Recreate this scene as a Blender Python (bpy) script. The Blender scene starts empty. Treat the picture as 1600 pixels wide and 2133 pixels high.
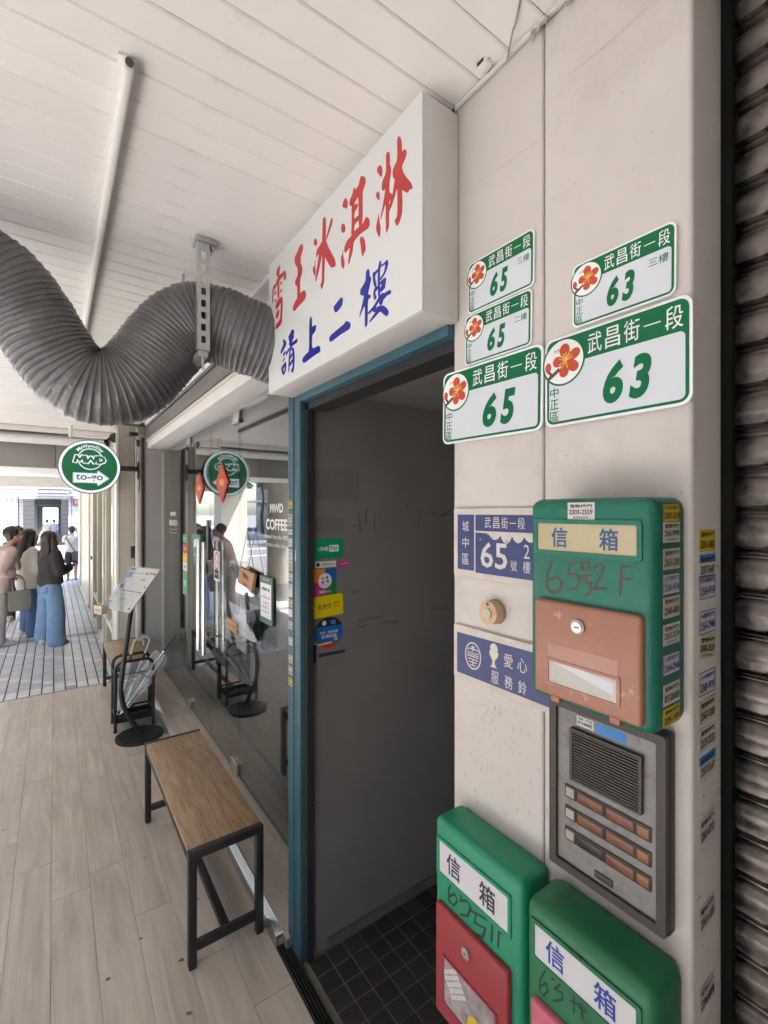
import bpy, bmesh, math, random
from mathutils import Vector, Matrix, noise
random.seed(7)
R = math.radians
scene = bpy.context.scene
COL = scene.collection

# ------------------------------------------------------------------ camera
CAM_H, YAW, FPX = 1.72, R(35.35), 970.0
cam_d = bpy.data.cameras.new('camera'); cam = bpy.data.objects.new('camera', cam_d); COL.objects.link(cam)
cam.location = (0, 0, CAM_H); cam.rotation_euler = (R(90), 0, -YAW)
cam_d.sensor_fit = 'HORIZONTAL'; cam_d.sensor_width = 36; cam_d.lens = 36 * FPX / 1600
cam_d.clip_start = 0.02; cam_d.clip_end = 500
scene.camera = cam
# ------------------------------------------------------------------ sky, sun, exposure
SUN_TO = Vector((-1.0, -0.62, 2.2)).normalized()
world = bpy.data.worlds.new('World'); scene.world = world; world.use_nodes = True
wn = world.node_tree.nodes; wl = world.node_tree.links
sky = wn.new('ShaderNodeTexSky'); sky.sky_type = 'NISHITA'; sky.sun_disc = False
sky.sun_elevation = math.asin(SUN_TO.z); sky.sun_rotation = math.atan2(SUN_TO.x, SUN_TO.y)
sky.air_density = 1.0; sky.dust_density = 2.0; sky.ozone_density = 1.0
wn['Background'].inputs['Strength'].default_value = 0.13
wl.new(sky.outputs[0], wn['Background'].inputs['Color'])
sd = bpy.data.lights.new('sun', 'SUN'); sd.energy = 4.2; sd.angle = R(0.5); sd.color = (1, 0.95, 0.88)
sun = bpy.data.objects.new('sun', sd); COL.objects.link(sun)
sun.rotation_euler = (-SUN_TO).to_track_quat('-Z', 'Y').to_euler(); sun.location = (-10, -6, 22)
vs = scene.view_settings; vs.view_transform = 'Standard'; vs.look = 'None'; vs.gamma = 1; vs.exposure = 3.12
scene.cycles.use_denoising = True
scene.cycles.max_bounces = 10; scene.cycles.diffuse_bounces = 6; scene.cycles.glossy_bounces = 5
scene.cycles.transparent_max_bounces = 16; scene.cycles.caustics_reflective = False; scene.cycles.caustics_refractive = False
scene.cycles.sample_clamp_indirect = 8

# ------------------------------------------------------------------ helpers
SY, CY = math.sin(YAW), math.cos(YAW)
def W(u, v, X=None, Y=None, Z=None):
    """a point of the place on a known plane, from where it is seen in the 1600 px wide photograph"""
    a = (u - 800) / FPX; b = (1066.5 - v) / FPX
    d = Vector((SY + CY * a, CY - SY * a, b))
    if X is not None: t = X / d.x
    elif Y is not None: t = Y / d.y
    else: t = (Z - CAM_H) / b
    return Vector((0, 0, CAM_H)) + d * t
def lin(c):
    c = c / 255.0
    return c / 12.92 if c <= 0.04045 else ((c + 0.055) / 1.055) ** 2.4
def S(r, g, b): return (lin(r), lin(g), lin(b))
MATS = {}
def nt(name):
    m = bpy.data.materials.new(name); m.use_nodes = True
    n = m.node_tree.nodes; return m, n, m.node_tree.links, n['Principled BSDF']
def mul(c, f): return tuple(min(1, max(0, x * f)) for x in c) + (1,)
def M(name, col, rough=0.6, metal=0.0, var=0.10, scale=6.0, bump=0.0, bscale=60.0, spec=0.5, stretch=(1, 1, 1),
      dirt=None, dcov=0.62, dscale=25.0, dsoft=0.06, rnd=0.0, coat=0.0):
    """procedural surface: a base colour with soft variation, optional specks and stains, fine relief"""
    if name in MATS: return MATS[name]
    m, n, l, p = nt(name)
    tc = n.new('ShaderNodeTexCoord'); mp = n.new('ShaderNodeMapping'); mp.inputs['Scale'].default_value = stretch
    l.new(tc.outputs['Object'], mp.inputs['Vector'])
    nz = n.new('ShaderNodeTexNoise'); nz.inputs['Scale'].default_value = scale; nz.inputs['Detail'].default_value = 6
    nz.inputs['Roughness'].default_value = 0.6
    l.new(mp.outputs[0], nz.inputs['Vector'])
    rp = n.new('ShaderNodeValToRGB'); rp.color_ramp.elements[0].position = 0.3; rp.color_ramp.elements[1].position = 0.7
    rp.color_ramp.elements[0].color = mul(col, 1 - var); rp.color_ramp.elements[1].color = mul(col, 1 + var)
    l.new(nz.outputs['Fac'], rp.inputs['Fac']); out = rp.outputs[0]
    if dirt is not None:
        n2 = n.new('ShaderNodeTexNoise'); n2.inputs['Scale'].default_value = dscale; n2.inputs['Detail'].default_value = 8
        n2.inputs['Roughness'].default_value = 0.7
        l.new(mp.outputs[0], n2.inputs['Vector'])
        r2 = n.new('ShaderNodeValToRGB'); r2.color_ramp.elements[0].position = dcov; r2.color_ramp.elements[1].position = dcov + dsoft
        r2.color_ramp.elements[0].color = (0, 0, 0, 1); r2.color_ramp.elements[1].color = (1, 1, 1, 1)
        l.new(n2.outputs['Fac'], r2.inputs['Fac'])
        mx = n.new('ShaderNodeMix'); mx.data_type = 'RGBA'; mx.inputs['B'].default_value = tuple(dirt) + (1,)
        l.new(r2.outputs[0], mx.inputs['Factor']); l.new(out, mx.inputs['A']); out = mx.outputs['Result']
    if rnd:
        oi = n.new('ShaderNodeObjectInfo'); mr = n.new('ShaderNodeMapRange')
        mr.inputs['To Min'].default_value = 1 - rnd; mr.inputs['To Max'].default_value = 1 + rnd
        l.new(oi.outputs['Random'], mr.inputs['Value'])
        hv = n.new('ShaderNodeHueSaturation'); l.new(mr.outputs[0], hv.inputs['Value']); l.new(out, hv.inputs['Color']); out = hv.outputs[0]
    l.new(out, p.inputs['Base Color'])
    rr = n.new('ShaderNodeMapRange'); rr.inputs['To Min'].default_value = max(0.02, rough - 0.08); rr.inputs['To Max'].default_value = min(1, rough + 0.1)
    l.new(nz.outputs['Fac'], rr.inputs['Value']); l.new(rr.outputs[0], p.inputs['Roughness'])
    p.inputs['Metallic'].default_value = metal; p.inputs['Specular IOR Level'].default_value = spec
    p.inputs['Coat Weight'].default_value = coat
    if bump:
        n3 = n.new('ShaderNodeTexNoise'); n3.inputs['Scale'].default_value = bscale; n3.inputs['Detail'].default_value = 5
        l.new(mp.outputs[0], n3.inputs['Vector'])
        b = n.new('ShaderNodeBump'); b.inputs['Strength'].default_value = min(1, bump); b.inputs['Distance'].default_value = 0.004 * max(1, bump)
        l.new(n3.outputs['Fac'], b.inputs['Height']); l.new(b.outputs[0], p.inputs['Normal'])
    MATS[name] = m; return m
def Mglow(name, col, strength, base=None):
    if name in MATS: return MATS[name]
    m, n, l, p = nt(name); p.inputs['Base Color'].default_value = tuple(base or col) + (1,); p.inputs['Roughness'].default_value = 0.4
    p.inputs['Emission Color'].default_value = tuple(col) + (1,); p.inputs['Emission Strength'].default_value = strength
    MATS[name] = m; return m
def Mglass(name, tint=(0.8, 0.86, 0.86), f0=0.04, k=1.0):
    if name in MATS: return MATS[name]
    m, n, l, p = nt(name); n.remove(p); out = n['Material Output']
    g = n.new('ShaderNodeNewGeometry'); d = n.new('ShaderNodeVectorMath'); d.operation = 'DOT_PRODUCT'
    l.new(g.outputs['Normal'], d.inputs[0]); l.new(g.outputs['Incoming'], d.inputs[1])
    def mm(op, a, b=None):
        x = n.new('ShaderNodeMath'); x.operation = op
        for i, q in enumerate((a, b)):
            if q is None: continue
            if isinstance(q, (int, float)): x.inputs[i].default_value = q
            else: l.new(q, x.inputs[i])
        return x.outputs[0]
    c = mm('ABSOLUTE', d.outputs['Value']); q = mm('POWER', mm('SUBTRACT', 1.0, c), 5.0)
    f = mm('MINIMUM', mm('MULTIPLY', mm('ADD', mm('MULTIPLY', q, 1 - f0), f0), k), 1.0)
    tr = n.new('ShaderNodeBsdfTransparent'); tr.inputs[0].default_value = tuple(tint) + (1,)
    gl = n.new('ShaderNodeBsdfGlossy'); gl.inputs['Roughness'].default_value = 0.0; gl.inputs[0].default_value = (1, 1, 1, 1)
    mx = n.new('ShaderNodeMixShader'); l.new(f, mx.inputs[0]); l.new(tr.outputs[0], mx.inputs[1]); l.new(gl.outputs[0], mx.inputs[2])
    l.new(mx.outputs[0], out.inputs['Surface']); MATS[name] = m; return m
def Mwood(name, c1, c2, axis='Y', scale=1.0, rough=0.45, rnd=0.0, ring=1.0, cloudy=0.5):
    """grain drawn out along one axis"""
    if name in MATS: return MATS[name]
    m, n, l, p = nt(name)
    tc = n.new('ShaderNodeTexCoord'); oi = n.new('ShaderNodeObjectInfo')
    ad = n.new('ShaderNodeVectorMath'); ad.operation = 'ADD'
    sc = n.new('ShaderNodeVectorMath'); sc.operation = 'SCALE'; sc.inputs['Scale'].default_value = 37.0
    cb = n.new('ShaderNodeCombineXYZ')
    for i in range(3): l.new(oi.outputs['Random'], cb.inputs[i])
    l.new(cb.outputs[0], sc.inputs[0]); l.new(tc.outputs['Object'], ad.inputs[0]); l.new(sc.outputs[0], ad.inputs[1])
    mp = n.new('ShaderNodeMapping'); s = [14 * scale] * 3; s['XYZ'.index(axis)] = 1.1 * scale; mp.inputs['Scale'].default_value = s
    l.new(ad.outputs[0], mp.inputs['Vector'])
    a = n.new('ShaderNodeTexNoise'); a.inputs['Scale'].default_value = 1.3; a.inputs['Detail'].default_value = 9; a.inputs['Roughness'].default_value = 0.62; a.inputs['Distortion'].default_value = 0.9 * ring
    l.new(mp.outputs[0], a.inputs['Vector'])
    b = n.new('ShaderNodeTexNoise'); b.inputs['Scale'].default_value = 2.2; b.inputs['Detail'].default_value = 3
    l.new(ad.outputs[0], b.inputs['Vector'])
    mt = n.new('ShaderNodeMix'); mt.data_type = 'FLOAT'; mt.inputs['Factor'].default_value = cloudy * 0.6
    l.new(a.outputs['Fac'], mt.inputs['A']); l.new(b.outputs['Fac'], mt.inputs['B'])
    rp = n.new('ShaderNodeValToRGB'); rp.color_ramp.elements[0].position = 0.33; rp.color_ramp.elements[1].position = 0.66
    rp.color_ramp.elements[0].color = tuple(c1) + (1,); rp.color_ramp.elements[1].color = tuple(c2) + (1,)
    l.new(mt.outputs['Result'], rp.inputs['Fac']); o = rp.outputs[0]
    if rnd:
        mr = n.new('ShaderNodeMapRange'); mr.inputs['To Min'].default_value = 1 - rnd; mr.inputs['To Max'].default_value = 1 + rnd
        l.new(oi.outputs['Random'], mr.inputs['Value'])
        hv = n.new('ShaderNodeHueSaturation'); l.new(mr.outputs[0], hv.inputs['Value']); l.new(o, hv.inputs['Color']); o = hv.outputs[0]
    l.new(o, p.inputs['Base Color']); p.inputs['Roughness'].default_value = rough
    bu = n.new('ShaderNodeBump'); bu.inputs['Strength'].default_value = 0.15; bu.inputs['Distance'].default_value = 0.002
    l.new(a.outputs['Fac'], bu.inputs['Height']); l.new(bu.outputs[0], p.inputs['Normal'])
    MATS[name] = m; return m

def tag(o, label=None, cat=None, group=None, kind=None):
    if label: o['label'] = label
    if cat: o['category'] = cat
    if group: o['group'] = group
    if kind: o['kind'] = kind
    return o
def thing(name, label, cat, loc=(0, 0, 0), group=None):
    o = bpy.data.objects.new(name, None); COL.objects.link(o); o.location = loc; o.empty_display_size = 0.1
    return tag(o, label, cat, group)
def wmat(o):
    m = Matrix.LocRotScale(o.location, o.rotation_euler, o.scale)
    return (wmat(o.parent) @ o.matrix_parent_inverse @ m) if o.parent else m
def put(o, parent):
    if parent is not None:
        o.parent = parent; o.matrix_parent_inverse = wmat(parent).inverted()
    return o
def obj(name, bm, mat, parent=None, smooth=None, loc=None):
    """link a bmesh or a mesh as one object; a bmesh is in world coordinates"""
    if isinstance(bm, bmesh.types.BMesh):
        me = bpy.data.meshes.new(name); bmesh.ops.recalc_face_normals(bm, faces=bm.faces[:]); bm.to_mesh(me); bm.free()
    else: me = bm
    if smooth is not None and len(me.polygons):
        me.polygons.foreach_set('use_smooth', [True] * len(me.polygons)); me.set_sharp_from_angle(angle=R(smooth))
    if mat is not None and not me.materials:
        for q in (mat if isinstance(mat, (list, tuple)) else [mat]): me.materials.append(q)
    o = bpy.data.objects.new(name, me); COL.objects.link(o)
    if loc is not None: o.location = loc
    return put(o, parent)
def B(): return bmesh.new()
def box(bm, x0, x1, y0, y1, z0, z1, bev=0.0, seg=2, mi=0):
    vs_ = [bm.verts.new(c) for c in ((x0, y0, z0), (x1, y0, z0), (x1, y1, z0), (x0, y1, z0), (x0, y0, z1), (x1, y0, z1), (x1, y1, z1), (x0, y1, z1))]
    fs = [bm.faces.new([vs_[i] for i in q]) for q in ((3, 2, 1, 0), (4, 5, 6, 7), (0, 1, 5, 4), (1, 2, 6, 5), (2, 3, 7, 6), (3, 0, 4, 7))]
    for f in fs: f.material_index = mi
    if bev:
        es = list({e for f in fs for e in f.edges})
        r = bmesh.ops.bevel(bm, geom=es, offset=bev, segments=seg, affect='EDGES', profile=0.5, clamp_overlap=True)
        for f in r['faces']: f.material_index = mi
    return bm
def bx(name, x0, x1, y0, y1, z0, z1, mat, parent=None, bev=0.0, seg=2):
    return obj(name, box(B(), min(x0, x1), max(x0, x1), min(y0, y1), max(y0, y1), min(z0, z1), max(z0, z1), bev, seg), mat, parent, smooth=35 if bev else None)
def ring_pts(c, t, r, n, up=Vector((0, 0, 1)), rx=None):
    t = t.normalized(); a = t.cross(up)
    if a.length < 1e-4: a = t.cross(Vector((0, 1, 0)))
    a.normalize(); b = a.cross(t).normalized()
    return [c + a * math.cos(2 * math.pi * i / n) * (rx or r) + b * math.sin(2 * math.pi * i / n) * r for i in range(n)]
def loft(bm, rings, cap=True, closed=False):
    vr = [[bm.verts.new(p) for p in r] for r in rings]; n = len(vr[0])
    pairs = list(zip(vr, vr[1:])) + ([(vr[-1], vr[0])] if closed else [])
    for a, b in pairs:
        for i in range(n): bm.faces.new((a[i], a[(i + 1) % n], b[(i + 1) % n], b[i]))
    if cap and not closed: bm.faces.new(vr[0][::-1]); bm.faces.new(vr[-1])
    return bm
def tube(bm, pts, r, n=10, up=Vector((0, 0, 1)), cap=True):
    pts = [Vector(p) for p in pts]; rs = r if isinstance(r, (list, tuple)) else [r] * len(pts); rings = []
    for i, p in enumerate(pts):
        t = (pts[min(i + 1, len(pts) - 1)] - pts[max(i - 1, 0)])
        rings.append(ring_pts(p, t, rs[i], n, up))
    return loft(bm, rings, cap)
def tb(name, pts, r, mat, parent=None, n=10, up=Vector((0, 0, 1))):
    return obj(name, tube(B(), pts, r, n, up), mat, parent, smooth=40)
def spline(pts, k=8):
    pts = [Vector(p) for p in pts]; out = []
    for i in range(len(pts) - 1):
        p0 = pts[max(i - 1, 0)]; p1 = pts[i]; p2 = pts[i + 1]; p3 = pts[min(i + 2, len(pts) - 1)]
        for j in range(k):
            t = j / k
            out.append(0.5 * (2 * p1 + (p2 - p0) * t + (2 * p0 - 5 * p1 + 4 * p2 - p3) * t * t + (3 * p1 - p0 - 3 * p2 + p3) * t ** 3))
    out.append(pts[-1]); return out
def cyl(bm, c0, c1, r, n=20):
    c0, c1 = Vector(c0), Vector(c1); return loft(bm, [ring_pts(c0, c1 - c0, r, n), ring_pts(c1, c1 - c0, r, n)])
def cy(name, c0, c1, r, mat, parent=None, n=20): return obj(name, cyl(B(), c0, c1, r, n), mat, parent, smooth=40)
def sweep(bm, prof, y0, y1, axis='Y'):
    """extrude an open or closed (a, z) profile along an axis"""
    f = (lambda p, q: (p[0], q, p[1])) if axis == 'Y' else (lambda p, q: (q, p[0], p[1]))
    A = [bm.verts.new(f(p, y0)) for p in prof]; Bv = [bm.verts.new(f(p, y1)) for p in prof]; n = len(prof)
    for i in range(n): bm.faces.new((A[i], A[(i + 1) % n], Bv[(i + 1) % n], Bv[i]))
    bm.faces.new(A[::-1]); bm.faces.new(Bv); return bm

class Fr:
    """a flat frame in the place: origin, right, up, outward normal"""
    def __init__(s, o, r, u):
        s.o = Vector(o); s.r = Vector(r).normalized(); s.u = Vector(u).normalized(); s.n = s.r.cross(s.u).normalized()
    def p(s, x, y, z=0.0): return s.o + s.r * x + s.u * y + s.n * z
    def rot(s, deg, x=0, y=0):
        c, k = math.cos(R(deg)), math.sin(R(deg)); return Fr(s.p(x, y), s.r * c + s.u * k, s.u * c - s.r * k)
def onX(X, Y, Z): return Fr((X, Y, Z), (0, -1, 0), (0, 0, 1))       # faces the walkway
def onY(X, Y, Z): return Fr((X, Y, Z), (1, 0, 0), (0, 0, 1))        # faces back along the walkway
def rrect(w, h, r, n=5):
    pts = []
    for cx, cy_, a0 in ((w / 2 - r, h / 2 - r, 0), (-w / 2 + r, h / 2 - r, 90), (-w / 2 + r, -h / 2 + r, 180), (w / 2 - r, -h / 2 + r, 270)):
        for i in range(n + 1): a = R(a0 + 90 * i / n); pts.append((cx + r * math.cos(a), cy_ + r * math.sin(a)))
    return pts
def poly(bm, fr, pts, z0=0.0, z1=0.001, mi=0):
    a = [bm.verts.new(fr.p(x, y, z0)) for x, y in pts]; b = [bm.verts.new(fr.p(x, y, z1)) for x, y in pts]; n = len(pts)
    f = [bm.faces.new(b), bm.faces.new(a[::-1])] + [bm.faces.new((a[i], a[(i + 1) % n], b[(i + 1) % n], b[i])) for i in range(n)]
    for q in f: q.material_index = mi
    return bm
def flat(name, fr, pts, z0, z1, mat, parent): return obj(name, poly(B(), fr, pts, z0, z1), mat, parent)
def ell(cx, cy_, rx, ry, n=28): return [(cx + rx * math.cos(2 * math.pi * i / n), cy_ + ry * math.sin(2 * math.pi * i / n)) for i in range(n)]
def ringpoly(bm, fr, outer, inner, z0, z1):
    n = len(outer); vv = [[bm.verts.new(fr.p(x, y, z)) for x, y in q] for q, z in ((outer, z0), (outer, z1), (inner, z1), (inner, z0))]
    for a, b in zip(vv, vv[1:] + vv[:1]):
        for i in range(n): bm.faces.new((a[i], a[(i + 1) % n], b[(i + 1) % n], b[i]))
    return bm
def chaikin(p, k=1):
    for _ in range(k):
        q = []
        for i in range(len(p)):
            a, b = p[i], p[(i + 1) % len(p)]
            q += [(a[0] * .8 + b[0] * .2, a[1] * .8 + b[1] * .2), (a[0] * .2 + b[0] * .8, a[1] * .2 + b[1] * .8)]
        p = q
    return p
TXT = {}
def text_geo(body, bold=0.0, shear=0.0, res=2):
    key = (body, bold, shear, res)
    if key not in TXT:
        c = bpy.data.curves.new('lettering', 'FONT'); c.body = body; c.offset = bold; c.shear = shear; c.resolution_u = res; c.align_x = 'LEFT'
        o = bpy.data.objects.new('lettering', c); COL.objects.link(o)
        bpy.context.view_layer.update()
        me = bpy.data.meshes.new_from_object(o.evaluated_get(bpy.context.evaluated_depsgraph_get()))
        v = [tuple(q.co) for q in me.vertices]; f = [tuple(q.vertices) for q in me.polygons]
        bpy.data.objects.remove(o); bpy.data.curves.remove(c); bpy.data.meshes.remove(me)
        xs = [q[0] for q in v]; ys = [q[1] for q in v]
        TXT[key] = (v, f, min(xs), max(xs), min(ys), max(ys))
    return TXT[key]
def text(fr, body, cx, cy_, w, h, mat, parent, z=0.0012, bold=0.0, shear=0.0, name='lettering', res=2, bend=None):
    """raised or printed lettering, fitted in a box of w by h about (cx, cy); w or h may be None"""
    v, f, x0, x1, y0, y1 = text_geo(body, bold, shear, res)
    if w is None: w = h * (x1 - x0) / (y1 - y0)
    if h is None: h = w * (y1 - y0) / max(1e-6, x1 - x0)
    bm = B(); vv = []
    for x, y, _ in v:
        a = cx + ((x - x0) / (x1 - x0) - 0.5) * w; b = cy_ + ((y - y0) / (y1 - y0) - 0.5) * h
        if bend:                                              # bend = (centre y, radius): set round an arc
            t = (a - cx) / bend[1]; rr = bend[1] + (b - cy_); a = cx + rr * math.sin(t); b = bend[0] + rr * math.cos(t)
        vv.append(bm.verts.new(fr.p(a, b, z)))
    for q in f:
        try: bm.faces.new([vv[i] for i in q])
        except ValueError: pass
    for face in bm.faces:
        face.normal_update()
        if face.normal.dot(fr.n) < 0: face.normal_flip()
    me = bpy.data.meshes.new(name); bm.to_mesh(me); bm.free()
    return obj(name, me, mat, parent)
def strokes(fr, lines, w, mat, parent, name='handwriting', z=0.0008):
    """pen lines as thin flat ribbons"""
    bm = B(); k = 0
    for ln in lines:
        P = [Vector((x, y)) for x, y in ln]
        for a, b in zip(P, P[1:]):
            d = (b - a); L = d.length
            if L < 1e-6: continue
            d /= L; nn = Vector((-d.y, d.x)) * w * random.uniform(.4, .6); e = d * w * .35
            q = [a - nn - e, b - nn + e, b + nn + e, a + nn - e]
            bm.faces.new([bm.verts.new(fr.p(c.x, c.y, z + k * 2e-5)) for c in q]); k = (k + 1) % 9
    me = bpy.data.meshes.new(name); bm.to_mesh(me); bm.free(); return obj(name, me, mat, parent)
# ------------------------------------------------------------------ materials
m_ceil = M('ceiling_pvc', (.80, .775, .745), .38, var=.03, scale=2.5, dirt=(.60, .565, .52), dcov=.60, dscale=5, dsoft=.22, rnd=.025)
m_gap = M('dark_joint', (.10, .09, .08), .9)
m_plank = Mwood('vinyl_plank', (.385, .32, .25), (.60, .52, .43), 'Y', 1.25, .5, rnd=.04, ring=.9, cloudy=.5)
m_oak = Mwood('oak_top', (.23, .135, .075), (.50, .345, .215), 'Y', 1.9, .42, rnd=.04, ring=2.2, cloudy=.3)
m_black = M('black_powdercoat', (.016, .016, .017), .42, var=.2, bump=.1, bscale=400)
m_blackp = M('black_plastic', (.02, .02, .021), .35, var=.2)
m_pillar = M('pillar_paint', (.60, .555, .52), .6, var=.05, scale=4, bump=.16, bscale=45, dirt=(.50, .45, .405), dcov=.52, dscale=3.2, dsoft=.22)
m_cream = M('cream_paint', (.62, .58, .50), .55, var=.06, scale=5, bump=.08, bscale=50, dirt=(.3, .26, .2), dcov=.72, dscale=20)
m_white = M('white_paint', (.74, .72, .69), .5, var=.04, dirt=(.4, .36, .3), dcov=.75, dscale=18)
m_corr = M('corridor_grey_paint', (.178, .170, .163), .62, var=.10, scale=3, bump=.15, bscale=22, dirt=(.055, .05, .05), dcov=.685, dscale=13, dsoft=.05)
m_teal = M('teal_steel', (.036, .098, .128), .42, metal=.0, var=.16, scale=9, bump=.1, bscale=70, dirt=(.3, .36, .36), dcov=.73, dscale=40, dsoft=.03)
m_alu = M('brushed_aluminium', (.62, .63, .65), .3, metal=1, var=.12, scale=20, stretch=(1, .05, 1))
m_steel = M('stainless_steel', (.68, .67, .65), .22, metal=1, var=.08, scale=12, stretch=(1, 1, .06))
m_galv = M('galvanised_steel', (.52, .54, .52), .42, metal=.85, var=.14, scale=30, dirt=(.3, .26, .2), dcov=.7, dscale=30)
m_rail = M('grey_rail', (.06, .062, .065), .5, metal=.5, var=.15, scale=12, dirt=(.10, .08, .06), dcov=.62, dscale=9)
m_beamg = M('grey_beam_panel', (.27, .265, .245), .75, var=.06, scale=3, bump=.1)
m_tileb = M('dark_floor_tile', (.030, .028, .026), .5, var=.25, scale=7, rnd=.25, bump=.06, bscale=40)
m_grout = M('floor_grout', (.155, .135, .105), .9, var=.25, scale=14)
m_tile = M('pavement_tile', (.46, .45, .445), .38, var=.09, scale=5, rnd=.10, bump=.12, bscale=60)
m_tile2 = M('pale_pavement_tile', (.60, .585, .57), .4, var=.08, scale=5, rnd=.06)
m_tile3 = M('dark_pavement_tile', (.25, .245, .245), .4, var=.09, scale=5, rnd=.08)
m_tilej = M('pavement_joint', (.05, .047, .046), .9, var=.2)
m_asph = M('asphalt', (.14, .14, .145), .85, var=.15, scale=4, bump=.4, bscale=120)
m_kerb = M('kerb_stone', (.36, .35, .34), .8, var=.1)
m_paint = M('road_paint', (.72, .72, .70), .6, var=.08)
m_glass = Mglass('shop_glass', (.72, .77, .77), .05, 1.4)
m_glassr = Mglass('window_glass', (.88, .92, .9), .05, 1.0)
m_acryl = Mglass('clear_acrylic', (.95, .96, .97), .05, 1.0)
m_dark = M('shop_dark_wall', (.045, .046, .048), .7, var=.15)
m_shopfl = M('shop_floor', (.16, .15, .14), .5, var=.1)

TILE_Z, EDGE_Y = -0.12, 5.45          # tiled pavement level; far edge of the wooden deck
CZ = 2.68                             # ceiling
PX = 0.78                             # pillar face
GX = 0.96                             # glass line
# ------------------------------------------------------------------ ground, road, far pavement
bm = B(); bmesh.ops.create_grid(bm, x_segments=1, y_segments=1, size=260); bmesh.ops.translate(bm, verts=bm.verts, vec=(0, 60, -.62))
tag(obj('ground', bm, m_asph), kind='structure')
bm = B()
for q in [((-40, -30), (-3.0, -30), (-3.0, 15.1), (-40, 15.1))]: bm.faces.new([bm.verts.new((x, y, -.27)) for x, y in q])
bm.faces.new([bm.verts.new(c) for c in ((-40, 15.1, -.27), (40, 15.1, -.27), (40, 34.6, -.45), (-40, 34.6, -.45))])
tag(obj('road', bm, m_asph), kind='structure')
bm = B(); box(bm, -3.15, -3.0, -30, 15.1, -.62, -.115, .015); box(bm, -3.0, 9, 14.95, 15.1, -.62, -.115, .015)
tag(obj('kerb', bm, m_kerb, smooth=40), kind='structure')
def road_z(y): return -.27 - max(0, y - 15.1) * .18 / 19.5
bm = B()
for i in range(9):                                     # zebra bars of the crossing, and a stop line
    x = -2.6 + i * .82
    bm.faces.new([bm.verts.new((a, y, road_z(y) + .005)) for a, y in ((x, 16.2), (x + .42, 16.2), (x + .42, 19.4), (x, 19.4))])
for y in (21, 25.5, 30): bm.faces.new([bm.verts.new((a, b, road_z(b) + .005)) for a, b in ((-8, y), (-3.4, y), (-3.4, y + .3), (-8, y + .3))])
for i in range(14): bm.faces.new([bm.verts.new((a, b, -.265)) for a, b in ((-6.6, -20 + 2.5 * i), (-6.48, -20 + 2.5 * i), (-6.48, -18.6 + 2.5 * i), (-6.6, -18.6 + 2.5 * i))])
tag(obj('road_markings', bm, m_paint), kind='structure')

# ------------------------------------------------------------------ wooden deck
bm = B(); box(bm, -1.5, .716, -3.0, EDGE_Y, -.13, -.004); deck = tag(obj('wood_floor', bm, M('plank_joint', (.26, .21, .165), .9)), kind='structure')
PW = .145; cols = 16; pl_mesh = {}
def plank_mesh(L):
    k = round(L, 3)
    if k not in pl_mesh:
        bm = B(); box(bm, -PW / 2 + .0006, PW / 2 - .0006, -L / 2 + .0007, L / 2 - .0007, -.006, 0, .0008, 1)
        me = bpy.data.meshes.new('plank'); bm.to_mesh(me); bm.free(); me.materials.append(m_plank); pl_mesh[k] = me
    return pl_mesh[k]
for i in range(cols):
    x = .716 - PW * (i + .5)
    if x - PW / 2 < -1.5: break
    y = -3.0 + [.0, -.62, -.31, -.78][i % 4] + random.uniform(-.05, .05)
    while y < EDGE_Y - .01:
        a, b = max(y, -3.0), min(y + .92, EDGE_Y - .028)
        if b - a > .04:
            o = obj('plank', plank_mesh(b - a), None, deck, loc=(x, (a + b) / 2, 0.0))
            o.matrix_parent_inverse = Matrix.Identity(4)
        y += .92
bm = B(); box(bm, -1.5, .716, EDGE_Y - .028, EDGE_Y, -.13, .002, .003)
obj('edge_trim', bm, M('deck_trim', (.33, .30, .27), .5, var=.1), deck, smooth=40)
# fallen bits of leaf on the deck
m_leaf = M('dry_leaf', (.13, .08, .05), .8, var=.4)
for (u, v, s) in ((378, 2000, .022), (392, 2112, .02), (293, 1956, .014), (225, 2040, .018), (302, 1788, .012), (128, 1676, .010), (110, 1655, .008), (6, 1730, .016), (88, 1435, .03), (160, 1464, .016), (207, 1491, .012), (30, 1548, .011), (405, 1898, .016), (412, 1873, .014), (245, 1561, .012)):
    s *= .62; c = W(u, v, Z=.001); a = random.uniform(0, 6.28); bm = B()
    pts = [(math.cos(a + t) * s * (1, .35, .9, .4)[k % 4] * random.uniform(.7, 1.1), math.sin(a + t) * s * .6 * random.uniform(.6, 1.1)) for k, t in enumerate([j * .785 for j in range(8)])]
    c2 = bm.verts.new((c.x, c.y, .005)); vv = [bm.verts.new((c.x + x, c.y + y, .0015 + random.uniform(0, .003))) for x, y in pts]
    for k in range(8): bm.faces.new((c2, vv[k], vv[(k + 1) % 8]))
    obj('leaf_scrap', bm, m_leaf, deck)

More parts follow.
